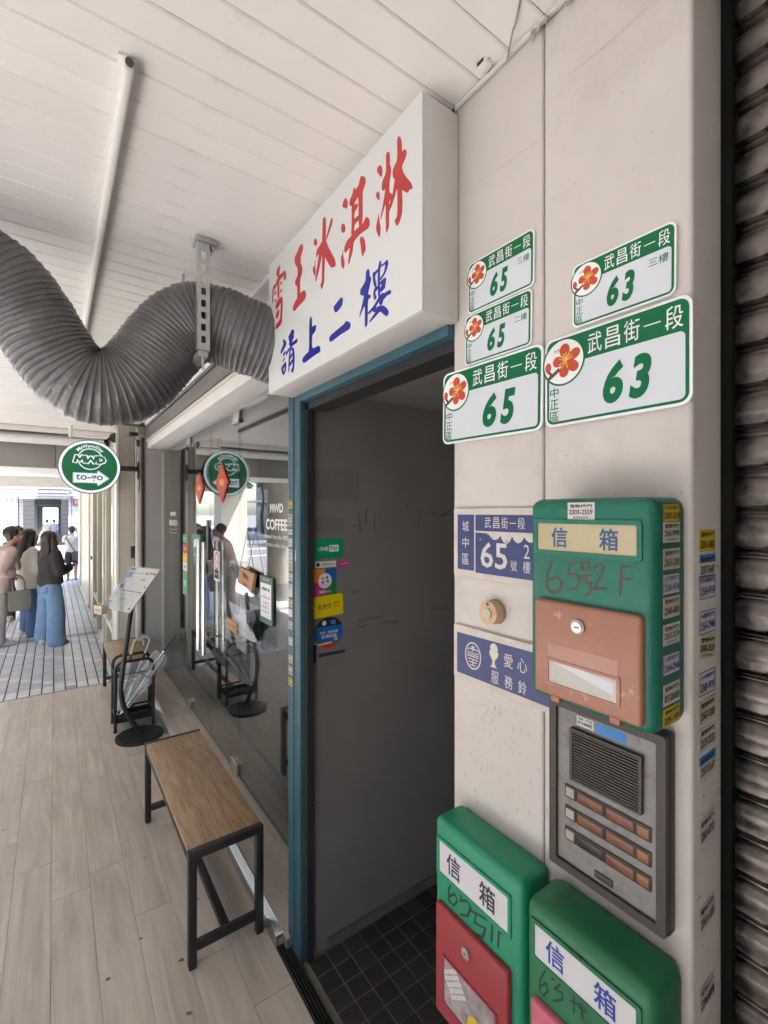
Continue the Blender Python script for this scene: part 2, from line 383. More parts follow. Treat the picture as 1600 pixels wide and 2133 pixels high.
# ------------------------------------------------------------------ tiled pavement of the walkway
bm = B(); box(bm, -3.0, .70, EDGE_Y, 14.95, -.62, TILE_Z - .005); box(bm, -3.0, -1.5, -30, EDGE_Y, -.62, TILE_Z - .005); box(bm, -1.5, .9, -30, -3.0, -.62, TILE_Z - .005)
pave = tag(obj('pavement', bm, m_tilej), kind='structure')
TW = .100
def tmesh(mat):
    bm = B(); box(bm, -TW / 2 + .0055, TW / 2 - .0055, -TW / 2 + .0062, TW / 2 - .0062, -.006, 0, .0015, 1)
    me = bpy.data.meshes.new('tile'); bm.to_mesh(me); bm.free(); me.materials.append(mat); return me
tms = [tmesh(m_tile), tmesh(m_tile2), tmesh(m_tile3)]
def tile_kind(ix, iy):
    if ix in (5,) and iy == 4: return 2
    if iy in (4, 5): return 1
    if ix == 0 or iy in (1, 2) and ix > 4: return 2 if (ix * 7 + iy * 3) % 5 else 0
    if iy in (28, 29): return 2
    return 0 if (ix * 13 + iy * 31) % 11 else 1
cnt = 0; far = [B(), B(), B()]
for iy in range(95):
    y = EDGE_Y + TW * (iy + .5)
    for ix in range(37):
        x = .65 - TW * ix
        if x < -3: continue
        k = tile_kind(ix, iy)
        vis = x > -.0727 * y - .1 and x < .62
        if vis and cnt < 300 and iy < 30:
            o = obj('tile', tms[k], None, None, loc=(x, y, TILE_Z + random.uniform(-.0008, .0008))); o.parent = pave; cnt += 1
        else: box(far[k], x - TW / 2 + .005, x + TW / 2 - .005, y - TW / 2 + .006, y + TW / 2 - .006, TILE_Z - .006, TILE_Z)
for iy in range(84):                                        # street side strip beside the deck, seen in the glass
    for ix in range(15):
        x = -1.55 - TW * ix; y = EDGE_Y - TW * (iy + .5)
        box(far[0], x - TW / 2 + .005, x + TW / 2 - .005, y - TW / 2 + .006, y + TW / 2 - .006, TILE_Z - .006, TILE_Z)
for k, f in enumerate(far): tag(obj('far_tiles', f, (m_tile, m_tile2, m_tile3)[k], pave), kind='stuff')

# ------------------------------------------------------------------ ceiling of boards
bm = B(); box(bm, -2.6, .80, -4, 6.55, CZ + .012, CZ + .03); ceil = tag(obj('ceiling', bm, m_gap), kind='structure')
CB = .0832; bm = B()
prof = [(-CB / 2 + .0009, .014), (-CB / 2 + .0009, .0035), (-CB / 2 + .004, 0), (CB / 2 - .004, 0), (CB / 2 - .0009, .0035), (CB / 2 - .0009, .014)]
sweep(bm, prof, -2.6, .776, 'X'); bmesh.ops.recalc_face_normals(bm, faces=bm.faces[:])
me = bpy.data.meshes.new('ceiling_board'); bm.to_mesh(me); bm.free(); me.materials.append(m_ceil)
y0 = W(0, 9, Z=CZ).y
for i in range(-34, 66):
    y = y0 + CB * (i + .5)
    if y > 6.55: break
    o = obj('ceiling_board', me, None, None, loc=(0, y, CZ + random.uniform(-.0006, .0006))); o.parent = ceil
bm = B(); box(bm, .70, .779, .83, 5.42, CZ - .028, CZ - .003, .003); obj('cornice_trim', bm, m_white, ceil, smooth=40)
bm = B(); box(bm, -2.6, .60, 6.47, 6.56, CZ - .055, CZ - .003, .004); obj('cornice_trim', bm, m_white, ceil, smooth=40)

# ------------------------------------------------------------------ upper storeys over the walkway
m_stuc = M('upper_wall_tile', (.50, .485, .46), .7, var=.06)
bld = thing('arcade_building', 'pale building whose upper storeys stand over the covered walkway', 'building', (3, 5, 0))
bx('upper_wall', -2.75, 9, -30, 15, CZ + .14, 12, m_stuc, bld)
bx('edge_beam', -2.75, -2.45, -30, 15, CZ - .10, CZ + .135, m_white, bld)
bx('edge_beam', -2.45, 9, 14.7, 15, 2.35, CZ + .135, m_white, bld)
bx('soffit', -2.45, .80, 7.95, 14.7, 2.60, 2.66, m_white, bld)
bx('soffit', -2.45, .88, -30, -4.0, CZ + .02, CZ + .06, m_white, bld)
bx('rear_wall', 4.6, 4.8, -30, 15, -.6, CZ + .135, m_dark, bld)
bx('return_wall', .96, 4.6, -30, -29.8, -.6, CZ + .135, m_dark, bld)
# deep beam across the walkway with grey panels and a padded white roll above it
bm = B(); box(bm, -2.45, .54, 6.86, 7.9, 2.24, 2.60)
beam = tag(obj('cross_beam', bm, m_white), 'deep beam across the walkway faced with grey panels', 'beam')
for x0, x1 in ((-2.4, -1.3), (-1.3, -.62), (-.62, .02), (.02, .53)):
    bx('panel', x0 + .004, x1 - .004, 6.835, 6.857, 2.245, 2.56, m_beamg, beam, .003)
bm = B(); pr = [(6.72 + .085 * math.cos(t), 2.575 + .065 * math.sin(t)) for t in [k * math.pi / 9 for k in range(18)]]
sweep(bm, pr, -2.4, .50, 'X'); obj('rolled_awning', bm, m_white, beam, smooth=50)

# ------------------------------------------------------------------ street side columns
def round_column(y, r=.31):
    t = thing('round_column', 'x', 'column', (-2.05, y, TILE_Z), 'round columns along the kerb')
    cy('shaft', (-2.05, y, TILE_Z + .36), (-2.05, y, CZ + .05), r, m_cream, t, 40)
    cy('plinth', (-2.05, y, TILE_Z), (-2.05, y, TILE_Z + .355), r + .012, m_kerb, t, 40); return t
for y in (-8.4, -2.5, 3.42, 9.35):
    round_column(y)['label'] = 'round cream column on a grey plinth at the kerb of the walkway'
pc = thing('corner_pier', 'square cream pier at the street corner of the walkway', 'pier', (-2.35, 13.9, TILE_Z))
bx('shaft', -2.72, -1.98, 13.5, 14.25, TILE_Z + .4, 2.6, m_cream, pc); bx('plinth', -2.74, -1.96, 13.48, 14.27, TILE_Z, TILE_Z + .39, m_kerb, pc)

# ------------------------------------------------------------------ pillar beside the doorway
PY0, PY1 = .302, .812
pil = thing('wall_pillar', 'cream painted wall pillar between doorway and roller shutter, carrying plates and letterboxes', 'pillar', (PX + .1, .55, 0))
JY = W(1131, 600, X=PX).y
bx('panel', PX, 1.02, JY + .0005, PY1, -.1, CZ + .1, m_pillar, pil, .006)
bx('panel', PX + .0015, 1.02, PY0, JY - .0005, -.1, CZ + .1, m_pillar, pil, .007, 3)
bx('core', PX + .02, 3.2, PY0 + .02, PY1 - .004, -.1, CZ + .12, m_corr, pil)
bx('joint_filler', PX + .0022, PX + .02, JY - .0005, JY + .0005, -.1, CZ + .1, M('joint_filler', (.50, .46, .43), .8), pil)
# dirty edge trim at the ceiling with a torn corner and loose ends
tr = bx('ceiling_trim', .769, .779, -.6, .80, CZ - .013, CZ - .003, M('trim_grey', (.58, .56, .53), .6, var=.10, dirt=(.20, .16, .12), dcov=.60, dscale=12), pil, .003)
for y in (.56, .48):
    bm = B(); c = Vector((.775, y, CZ - .012))
    for k in range(6):
        a = c + Vector((random.uniform(-.006, .001), random.uniform(-.02, .02), random.uniform(-.012, .004))); b = a + Vector((random.uniform(-.012, 0), random.uniform(-.012, .012), random.uniform(-.016, .002)))
        tube(bm, [a, (a + b) / 2 + Vector((0, .004, 0)), b], [.0035, .0045, .001], 5)
    obj('torn_sealant', bm, M('old_sealant', (.40, .36, .32), .8, var=.3), pil)

# worn paint: flakes, scratches and hairline cracks
fpx = onX(PX, 0, 0); rg = random.Random(5)
def onp(u, v): q = W(u, v, X=PX); return (-q.y, q.z)
ln = []
for _ in range(70):
    u, v = rg.gauss(1040, 40), rg.uniform(1440, 1700)
    if not 955 < u < 1150: continue
    a = onp(u, v); L = rg.uniform(.002, .012); ln.append([a, (a[0] + rg.uniform(-.002, .002), a[1] - L)])
for _ in range(22):
    u, v = rg.uniform(970, 1430), rg.uniform(60, 1030); a = onp(u, v); ln.append([a, (a[0] + rg.uniform(-.004, .004), a[1] - rg.uniform(-.003, .003))])
strokes(fpx, ln, .0016, M('paint_chip', (.40, .34, .29), .8), pil, 'paint_chips', .0003)
strokes(fpx, [[onp(960, 407), onp(1000, 378), onp(1040, 350), onp(1085, 318), onp(1127, 290)], [onp(1180, 160), onp(1260, 95), onp(1350, 15)], [onp(970, 1445), onp(985, 1470), onp(1010, 1468), onp(1030, 1490), onp(1060, 1478)], [onp(1000, 1500), onp(1018, 1478)]], .0012, M('hairline', (.47, .42, .38), .9), pil, 'hairline_crack', .0003)
# ------------------------------------------------------------------ doorway: frame, track, corridor
WY = 1.635
fr_ = thing('door_frame', 'teal painted steel door frame with a column of small stickers on its jamb', 'door frame', (.79, 1.66, 0))
HZ = 2.14
bx('jamb', .762, .90, 1.686, 1.711, 0, 2.20, m_teal, fr_, .002)
bx('jamb_face', .762, .7795, 1.7112, 1.734, 0.0, 2.20, m_teal, fr_, .002)
bx('jamb_inner', .765, .80, 1.630, 1.6855, 0, 2.17, m_teal, fr_, .003)
bx('header', .764, .90, PY1 + .003, 1.6295, HZ, HZ + .05, m_teal, fr_, .003)
bx('header_stop', .79, .87, PY1 + .003, 1.6115, HZ - .03, HZ - .001, M('black_gasket', (.02, .02, .02), .6), fr_)
bx('gasket', .786, .812, 1.612, 1.6297, 0.004, HZ - .03, MATS['black_gasket'], fr_)
cw = thing('corridor_wall', 'scuffed dark grey stairway wall carrying payment stickers', 'wall', (1.6, WY, 0))
bx('wall_face', .8005, 4.55, WY, 1.70, -.1, CZ + .1, m_corr, cw)
bx('skirting', .88, 4.5, WY - .012, WY - .0005, 0, .035, M('corridor_skirting', (.11, .10, .085), .8, var=.2), cw)
bx('head_wall', .90, 4.55, PY1 - .002, WY - .001, HZ + .051, CZ + .1, m_corr, cw)
bx('end_wall', 3.3, 3.35, PY1 - .002, WY - .001, -.1, HZ + .05, m_corr, cw)
bx('latch_recess', .8125, .832, WY - .006, WY - .0005, 1.135, 1.203, m_blackp, cw)
bx('latch_plate', .8125, .838, WY - .005, WY - .0005, 1.2035, 1.210, m_galv, cw)
bx('tape_residue', .845, .965, WY - .0012, WY - .0004, 1.150, 1.163, M('tape_dark', (.03, .035, .045), .4), cw)
for u0, u1, v0, v1, c in ((655, 748, 980, 1043, 'a'), (656, 716, 1078, 1110, 'b')):
    a = W(u0, v1, Y=WY); b = W(u1, v0, Y=WY); bx('glue_patch', a.x, b.x, WY - .0009, WY - .0003, a.z, b.z, M('glue_patch', (.150, .141, .141), .55, var=.08), cw)
pen = M('scuff_pencil', (.105, .10, .097), .7)
fw = onY(0, WY, 0)
def on_corr(pts): return [tuple((lambda q: (q.x, q.z))(W(u, v, Y=WY))) for u, v in pts]
strokes(fw, [on_corr(x) for x in ([(747, 1066), (751, 1110)], [(737, 1094), (750, 1094)], [(763, 1062), (762, 1090)], [(782, 1065), (780, 1100), (784, 1113)], [(875, 1060), (871, 1098)], [(898, 1066), (908, 1085)], [(898, 1066), (915, 1074), (938, 1064)], [(915, 1074), (948, 1071)], [(843, 1056), (857, 1056)])], .006, pen, cw, 'scuff_mark')
strokes(fw, [on_corr(x) for x in ([(734, 1235), (748, 1232)], [(745, 1293), (800, 1284)], [(790, 1296), (826, 1295)], [(744, 1306), (760, 1305)], [(900, 1268), (936, 1267)])], .012, M('scuff_soft', (.14, .133, .128), .7), cw, 'scuff_mark')
# sliding door track in the floor
trk = thing('floor_track', 'black grooved sliding door track set in the doorway floor', 'door track', (.74, 1.2, 0))
bm = B(); prof = [(.718, -.02)]
for k in range(4):
    x = .718 + .0108 * k; prof += [(x, .008), (x + .0036, .008), (x + .0036, -.006), (x + .0108, -.006)]
prof += [(.7615, .009), (.765, .009), (.765, -.02)]
sweep(bm, prof, -.2, 1.742, 'Y'); obj('rail', bm, M('track_black', (.045, .042, .04), .42, metal=.4, var=.3, dirt=(.15, .12, .09), dcov=.6, dscale=30), trk)
# dark tiles of the stairway floor
bm = B(); box(bm, .7655, 3.3, -.2, WY - .001, -.08, -.003); sf = tag(obj('stairway_floor', bm, m_grout), kind='structure')
p0, p1 = W(712, 1905, Z=0), W(731, 1893, Z=0)
TD = .0745; bm = B(); box(bm, -TD / 2 + .002, TD / 2 - .002, -TD / 2 + .002, TD / 2 - .002, -.004, 0, .0012, 1)
me = bpy.data.meshes.new('floor_tile'); bm.to_mesh(me); bm.free(); me.materials.append(m_tileb)
for i in range(13):
    for j in range(13):
        x = .792 + TD * (i + .5); y = WY - .016 - TD * (j + .5)
        if y < .75 and x > .78 and y < PY1 + .04: continue
        o = obj('floor_tile', me, None, None, loc=(x, y, random.uniform(-.0006, .0006))); o.parent = sf

# ------------------------------------------------------------------ roller shutter
SX, SY_ = .905, .288
m_shut = M('shutter_steel', (.21, .178, .155), .28, metal=.4, var=.22, scale=7, stretch=(1, .8, 1.2), bump=.2, bscale=90, dirt=(.05, .038, .03), dcov=.56, dscale=26, dsoft=.08, rnd=.10)
def grime_edge(m, y_edge, width):
    """black grease worked into the slats beside the guide: wear with a shape of its own"""
    n, l = m.node_tree.nodes, m.node_tree.links; p = n['Principled BSDF']; src = p.inputs['Base Color'].links[0].from_socket
    g = n.new('ShaderNodeNewGeometry'); s = n.new('ShaderNodeSeparateXYZ'); l.new(g.outputs['Position'], s.inputs[0])
    nz = n.new('ShaderNodeTexNoise'); nz.inputs['Scale'].default_value = 38; nz.inputs['Detail'].default_value = 6; l.new(g.outputs['Position'], nz.inputs['Vector'])
    a = n.new('ShaderNodeMath'); a.operation = 'MULTIPLY_ADD'; a.inputs[1].default_value = .05; l.new(nz.outputs['Fac'], a.inputs[0]); l.new(s.outputs['Y'], a.inputs[2])
    mr = n.new('ShaderNodeMapRange'); mr.interpolation_type = 'SMOOTHSTEP'; mr.inputs['From Min'].default_value = y_edge - width + .025; mr.inputs['From Max'].default_value = y_edge + .02; l.new(a.outputs[0], mr.inputs['Value'])
    mx = n.new('ShaderNodeMix'); mx.data_type = 'RGBA'; mx.inputs['B'].default_value = (.008, .007, .006, 1); l.new(mr.outputs[0], mx.inputs['Factor']); l.new(src, mx.inputs['A']); l.new(mx.outputs['Result'], p.inputs['Base Color'])
grime_edge(m_shut, SY_, .045)
shut = thing('roller_shutter', 'grimy brown-grey steel roller shutter closed beside the pillar', 'shutter', (SX, -.6, 0))
SP = .0648; bm = B(); prof = []
for k in range(9):
    t = k / 8; prof.append((-.010 * math.sin(math.pi * t * .93) ** .7, .016 + .043 * t))
prof = [(.004, .0), (.010, .0008), (.010, .0035), (-.002, .0045), (-.0045, .0062), (-.002, .008), (.010, .009), (.010, .0118), (-.006, .0128), (-.0105, .0140), (-.0085, .0155)] + prof[2:] + [(.003, .0618), (.0035, .0646), (.014, .0646), (.014, .0)]
sweep(bm, prof, -2.4, SY_, 'Y'); bmesh.ops.recalc_face_normals(bm, faces=bm.faces[:]); me = bpy.data.meshes.new('slat'); bm.to_mesh(me); bm.free(); me.materials.append(m_shut)
me.polygons.foreach_set('use_smooth', [True] * len(me.polygons)); me.set_sharp_from_angle(angle=R(40))
for k in range(43): o = obj('slat', me, None, shut, loc=(SX, 0, .03 + SP * k)); o.matrix_parent_inverse = wmat(shut).inverted()
m_guide = M('guide_black', (.010, .0095, .009), .85, var=.4, spec=.1)
bx('guide_channel', PX + .105, SX + .022, SY_ - .003, .3015, 0, CZ + .1, m_guide, shut, .002)
bx('housing', .80, 1.02, -2.4, SY_ + .012, CZ + .0, CZ + .1, m_guide, shut)
bx('bottom_bar', SX - .012, SX + .02, -2.4, SY_ - .006, 0, .028, m_guide, shut)
bx('backing', SX + .03, SX + .05, -2.4, SY_ + .012, 0, CZ + .1, m_guide, shut)
pt = thing('light_block_partition', 'unseen dark sheet added across the walkway behind the viewpoint to block light', 'partition', (-.4, -2.75, 0)); bx('sheet', -1.9, .88, -2.80, -2.76, TILE_Z, 2.66, M('light_block_dark', (.09, .08, .07), .8, var=.2), pt); bx('post', -1.96, -1.901, -2.82, -2.74, TILE_Z, 2.66, m_galv, pt)  # unseen sheet and post, added to keep light from behind off the walkway
fw2 = thing('neighbour_frontage', 'plain dark frontage further along the covered walkway', 'wall', (1.0, -16, 0))
bx('wall_face', .88, 1.1, -30, -2.42, -.6, CZ + .135, m_cream, fw2)

# ------------------------------------------------------------------ glazed shop front
sf_t = thing('storefront', 'glazed coffee shop front with frameless glass panes and double doors', 'storefront', (GX, 3.5, 0))
SZ = .042
YN, YB, YM, YA, YF = 1.712, 2.93, 3.60, 4.28, 5.42
bm = B(); box(bm, .745, 4.5, 1.71, 5.43, -.1, SZ - .002); shopfloor = tag(obj('shop_floor', bm, m_shopfl), kind='structure')
L = 0
for x0, x1 in ((.746, .817), (.8185, .955)):
    y = 1.712
    for L in (.55, .92, .92, .92, .41):
        b = min(y + L, 5.42); bm = B(); box(bm, x0, x1, y + .0007, b - .0007, SZ - .0018, SZ + .0015, .0006, 1); obj('plank', bm, m_plank, shopfloor); y = b
bm = B(); prof = [(.716, -.002), (.716, .040)] + [(.719 + .004 * k, .0465 if k % 2 else .0435) for k in range(8)] + [(.749, .0465), (.752, .0440), (.752, .030), (.722, .030), (.722, -.002)]
sweep(bm, prof, 1.745, 5.42, 'Y'); obj('step_nosing', bm, m_alu, sf_t)
bx('step_end', .7225, .745, 1.7455, 1.76, .0, .0295, M('raw_ply', (.30, .22, .13), .8, var=.3), sf_t)
def pane(name, y0, y1, parent, z0=SZ + .006, z1=2.36):
    return bx(name, GX - .005, GX + .005, y0 + .002, y1 - .002, z0, z1, m_glass, parent)
pane('glass_pane', YN, YB, sf_t); pane('glass_pane', YA, YF, sf_t)
bx('transom_beam', .80, 1.02, 1.712, 5.43, 2.385, 2.485, m_white, sf_t, .004)
m_trk = M('worn_track', (.20, .195, .185), .4, metal=.6, var=.25, scale=6, stretch=(1, .25, 2), dirt=(.10, .06, .035), dcov=.58, dscale=7, dsoft=.12)
bx('transom_rail', .786, .7995, 1.712, 5.43, 2.488, 2.592, m_trk, sf_t, .002)
bx('rail_lip', .776, .7858, 1.712, 5.43, 2.474, 2.487, m_trk, sf_t, .002)
bx('rail_lip', .776, .7858, 1.712, 5.43, 2.594, 2.606, m_trk, sf_t, .002)
bx('shadow_gap', .79, .835, 1.712, 5.43, 2.607, 2.624, m_guide, sf_t)
bx('transom_strip', .785, .7995, 1.712, 5.43, 2.455, 2.473, m_cream, sf_t, .002)
bx('rail_core', .80, .835, 1.712, 5.43, 2.4865, 2.606, m_guide, sf_t)
bx('bulkhead', .836, 1.0, 1.712, 5.43, 2.4855, CZ + .1, m_white, sf_t)
bx('ceiling_strip', .7795, .8355, 1.712, 5.43, 2.625, CZ + .02, m_white, sf_t)
bx('head_channel', GX - .012, GX + .012, 1.712, 5.42, 2.362, 2.384, m_alu, sf_t)
bx('floor_channel', GX + .014, GX + .06, 1.712, 5.42, SZ, SZ + .012, m_alu, sf_t, .002)
def patch(y, z0, z1, parent, w=.10):
    bx('patch_fitting', GX - .022, GX - .0055, y - w / 2, y + w / 2, z0, z1, m_steel, parent, .002)
    bx('patch_fitting', GX + .0055, GX + .022, y - w / 2, y + w / 2, z0, z1, m_steel, parent, .002)
for (y, a0, a1) in ((YA, YM, YA), (YB, YB, YM)):
    d = pane('glass_door', a0, a1, sf_t)
    s = 1 if y == YA else -1
    patch(y - s * .03, 2.28, 2.36, d, .13); patch(y - s * .06, SZ + .007, SZ + .085, d, .12)
    hy = YM + .075 * s
    for q in (-1, 1):
        hx = GX + q * .068
        tb('handle_bar', [(hx, hy, .68), (hx, hy, 1.50)], .016, m_steel, d, 14, up=Vector((0, 1, 0)))
        for hz in (.80, 1.36): cy('handle_standoff', (GX + q * .006, hy, hz), (hx, hy, hz), .009, m_steel, d, 10)
    for k in (0,): pass
bx('lock_plate', GX - .018, GX - .006, YM + .012, YM + .052, 1.36, 1.66, M('lock_metal', (.16, .145, .13), .35, metal=.7), sf_t, .002)
# return at the far end of the glazing, pipe and pier beyond
ret = thing('end_post', 'pale grey boxed post closing the far end of the glazing', 'post', (.84, 5.5, 0))
bx('boxing', .722, 1.02, 5.432, 5.70, -.1, 2.52, M('post_grey', (.40, .39, .37), .55, var=.05), ret, .003)
bx('edge_strip', .945, .958, 5.415, 5.4315, SZ, 2.38, m_cream, ret)
bx('rust_pipe', .742, .770, 5.405, 5.4315, .45, 2.50, M('dark_red_pipe', (.055, .022, .02), .5, var=.3), ret, .006)
bx('white_conduit', .700, .7215, 5.46, 5.49, .3, 2.6, m_white, ret, .004)
# the shop's inside
ins = thing('shop_interior', 'dim interior of the coffee shop behind the glass', 'room', (2.8, 3.5, 0))
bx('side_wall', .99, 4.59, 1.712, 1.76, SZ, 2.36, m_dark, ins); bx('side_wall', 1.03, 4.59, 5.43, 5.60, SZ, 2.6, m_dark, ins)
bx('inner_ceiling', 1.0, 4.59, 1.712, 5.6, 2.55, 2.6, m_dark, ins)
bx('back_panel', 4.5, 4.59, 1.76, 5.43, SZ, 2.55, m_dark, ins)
ctr = thing('service_counter', 'dark service counter deep inside the coffee shop', 'counter', (2.9, 3.6, SZ))
bx('counter_body', 2.7, 3.2, 2.6, 5.0, SZ, 1.02, M('counter_front', (.12, .115, .11), .5), ctr); bx('counter_top', 2.66, 3.24, 2.56, 5.04, 1.021, 1.06, M('counter_top', (.25, .2, .15), .35), ctr, .004)
# ------------------------------------------------------------------ light box sign over the doorway
SGX, SG0, SG1, SGZ0, SGZ1 = .667, .792, 1.697, 2.167, 2.655
sg = thing('light_box_sign', 'white light box sign with red and blue brushed Chinese lettering above the doorway', 'sign', (.72, 1.25, SGZ0))
m_sgw = Mglow('sign_acrylic', (.95, 1.0, .95), .012, (.56, .555, .545))
m_sgs = M('sign_side', (.60, .58, .55), .45, var=.06, scale=5, dirt=(.33, .29, .24), dcov=.68, dscale=9)
bx('cabinet', SGX + .004, .779, SG0, SG1, SGZ0 + .0, SGZ1, m_sgs, sg, .004)
bx('face_panel', SGX - .001, SGX + .0035, SG0 + .001, SG1 - .001, SGZ0 + .001, SGZ1 - .001, m_sgw, sg, .0015)
m_red = Mglow('sign_red', (.72, .035, .035), .004, (.44, .028, .028)); m_blue = Mglow('sign_blue', (.01, .03, .55), .004, (.012, .02, .27))
GA, GB, GC, GD = (555, 520, .12658), (640, 380, .13126), (770, 270, .11247), (670, 530, .1)
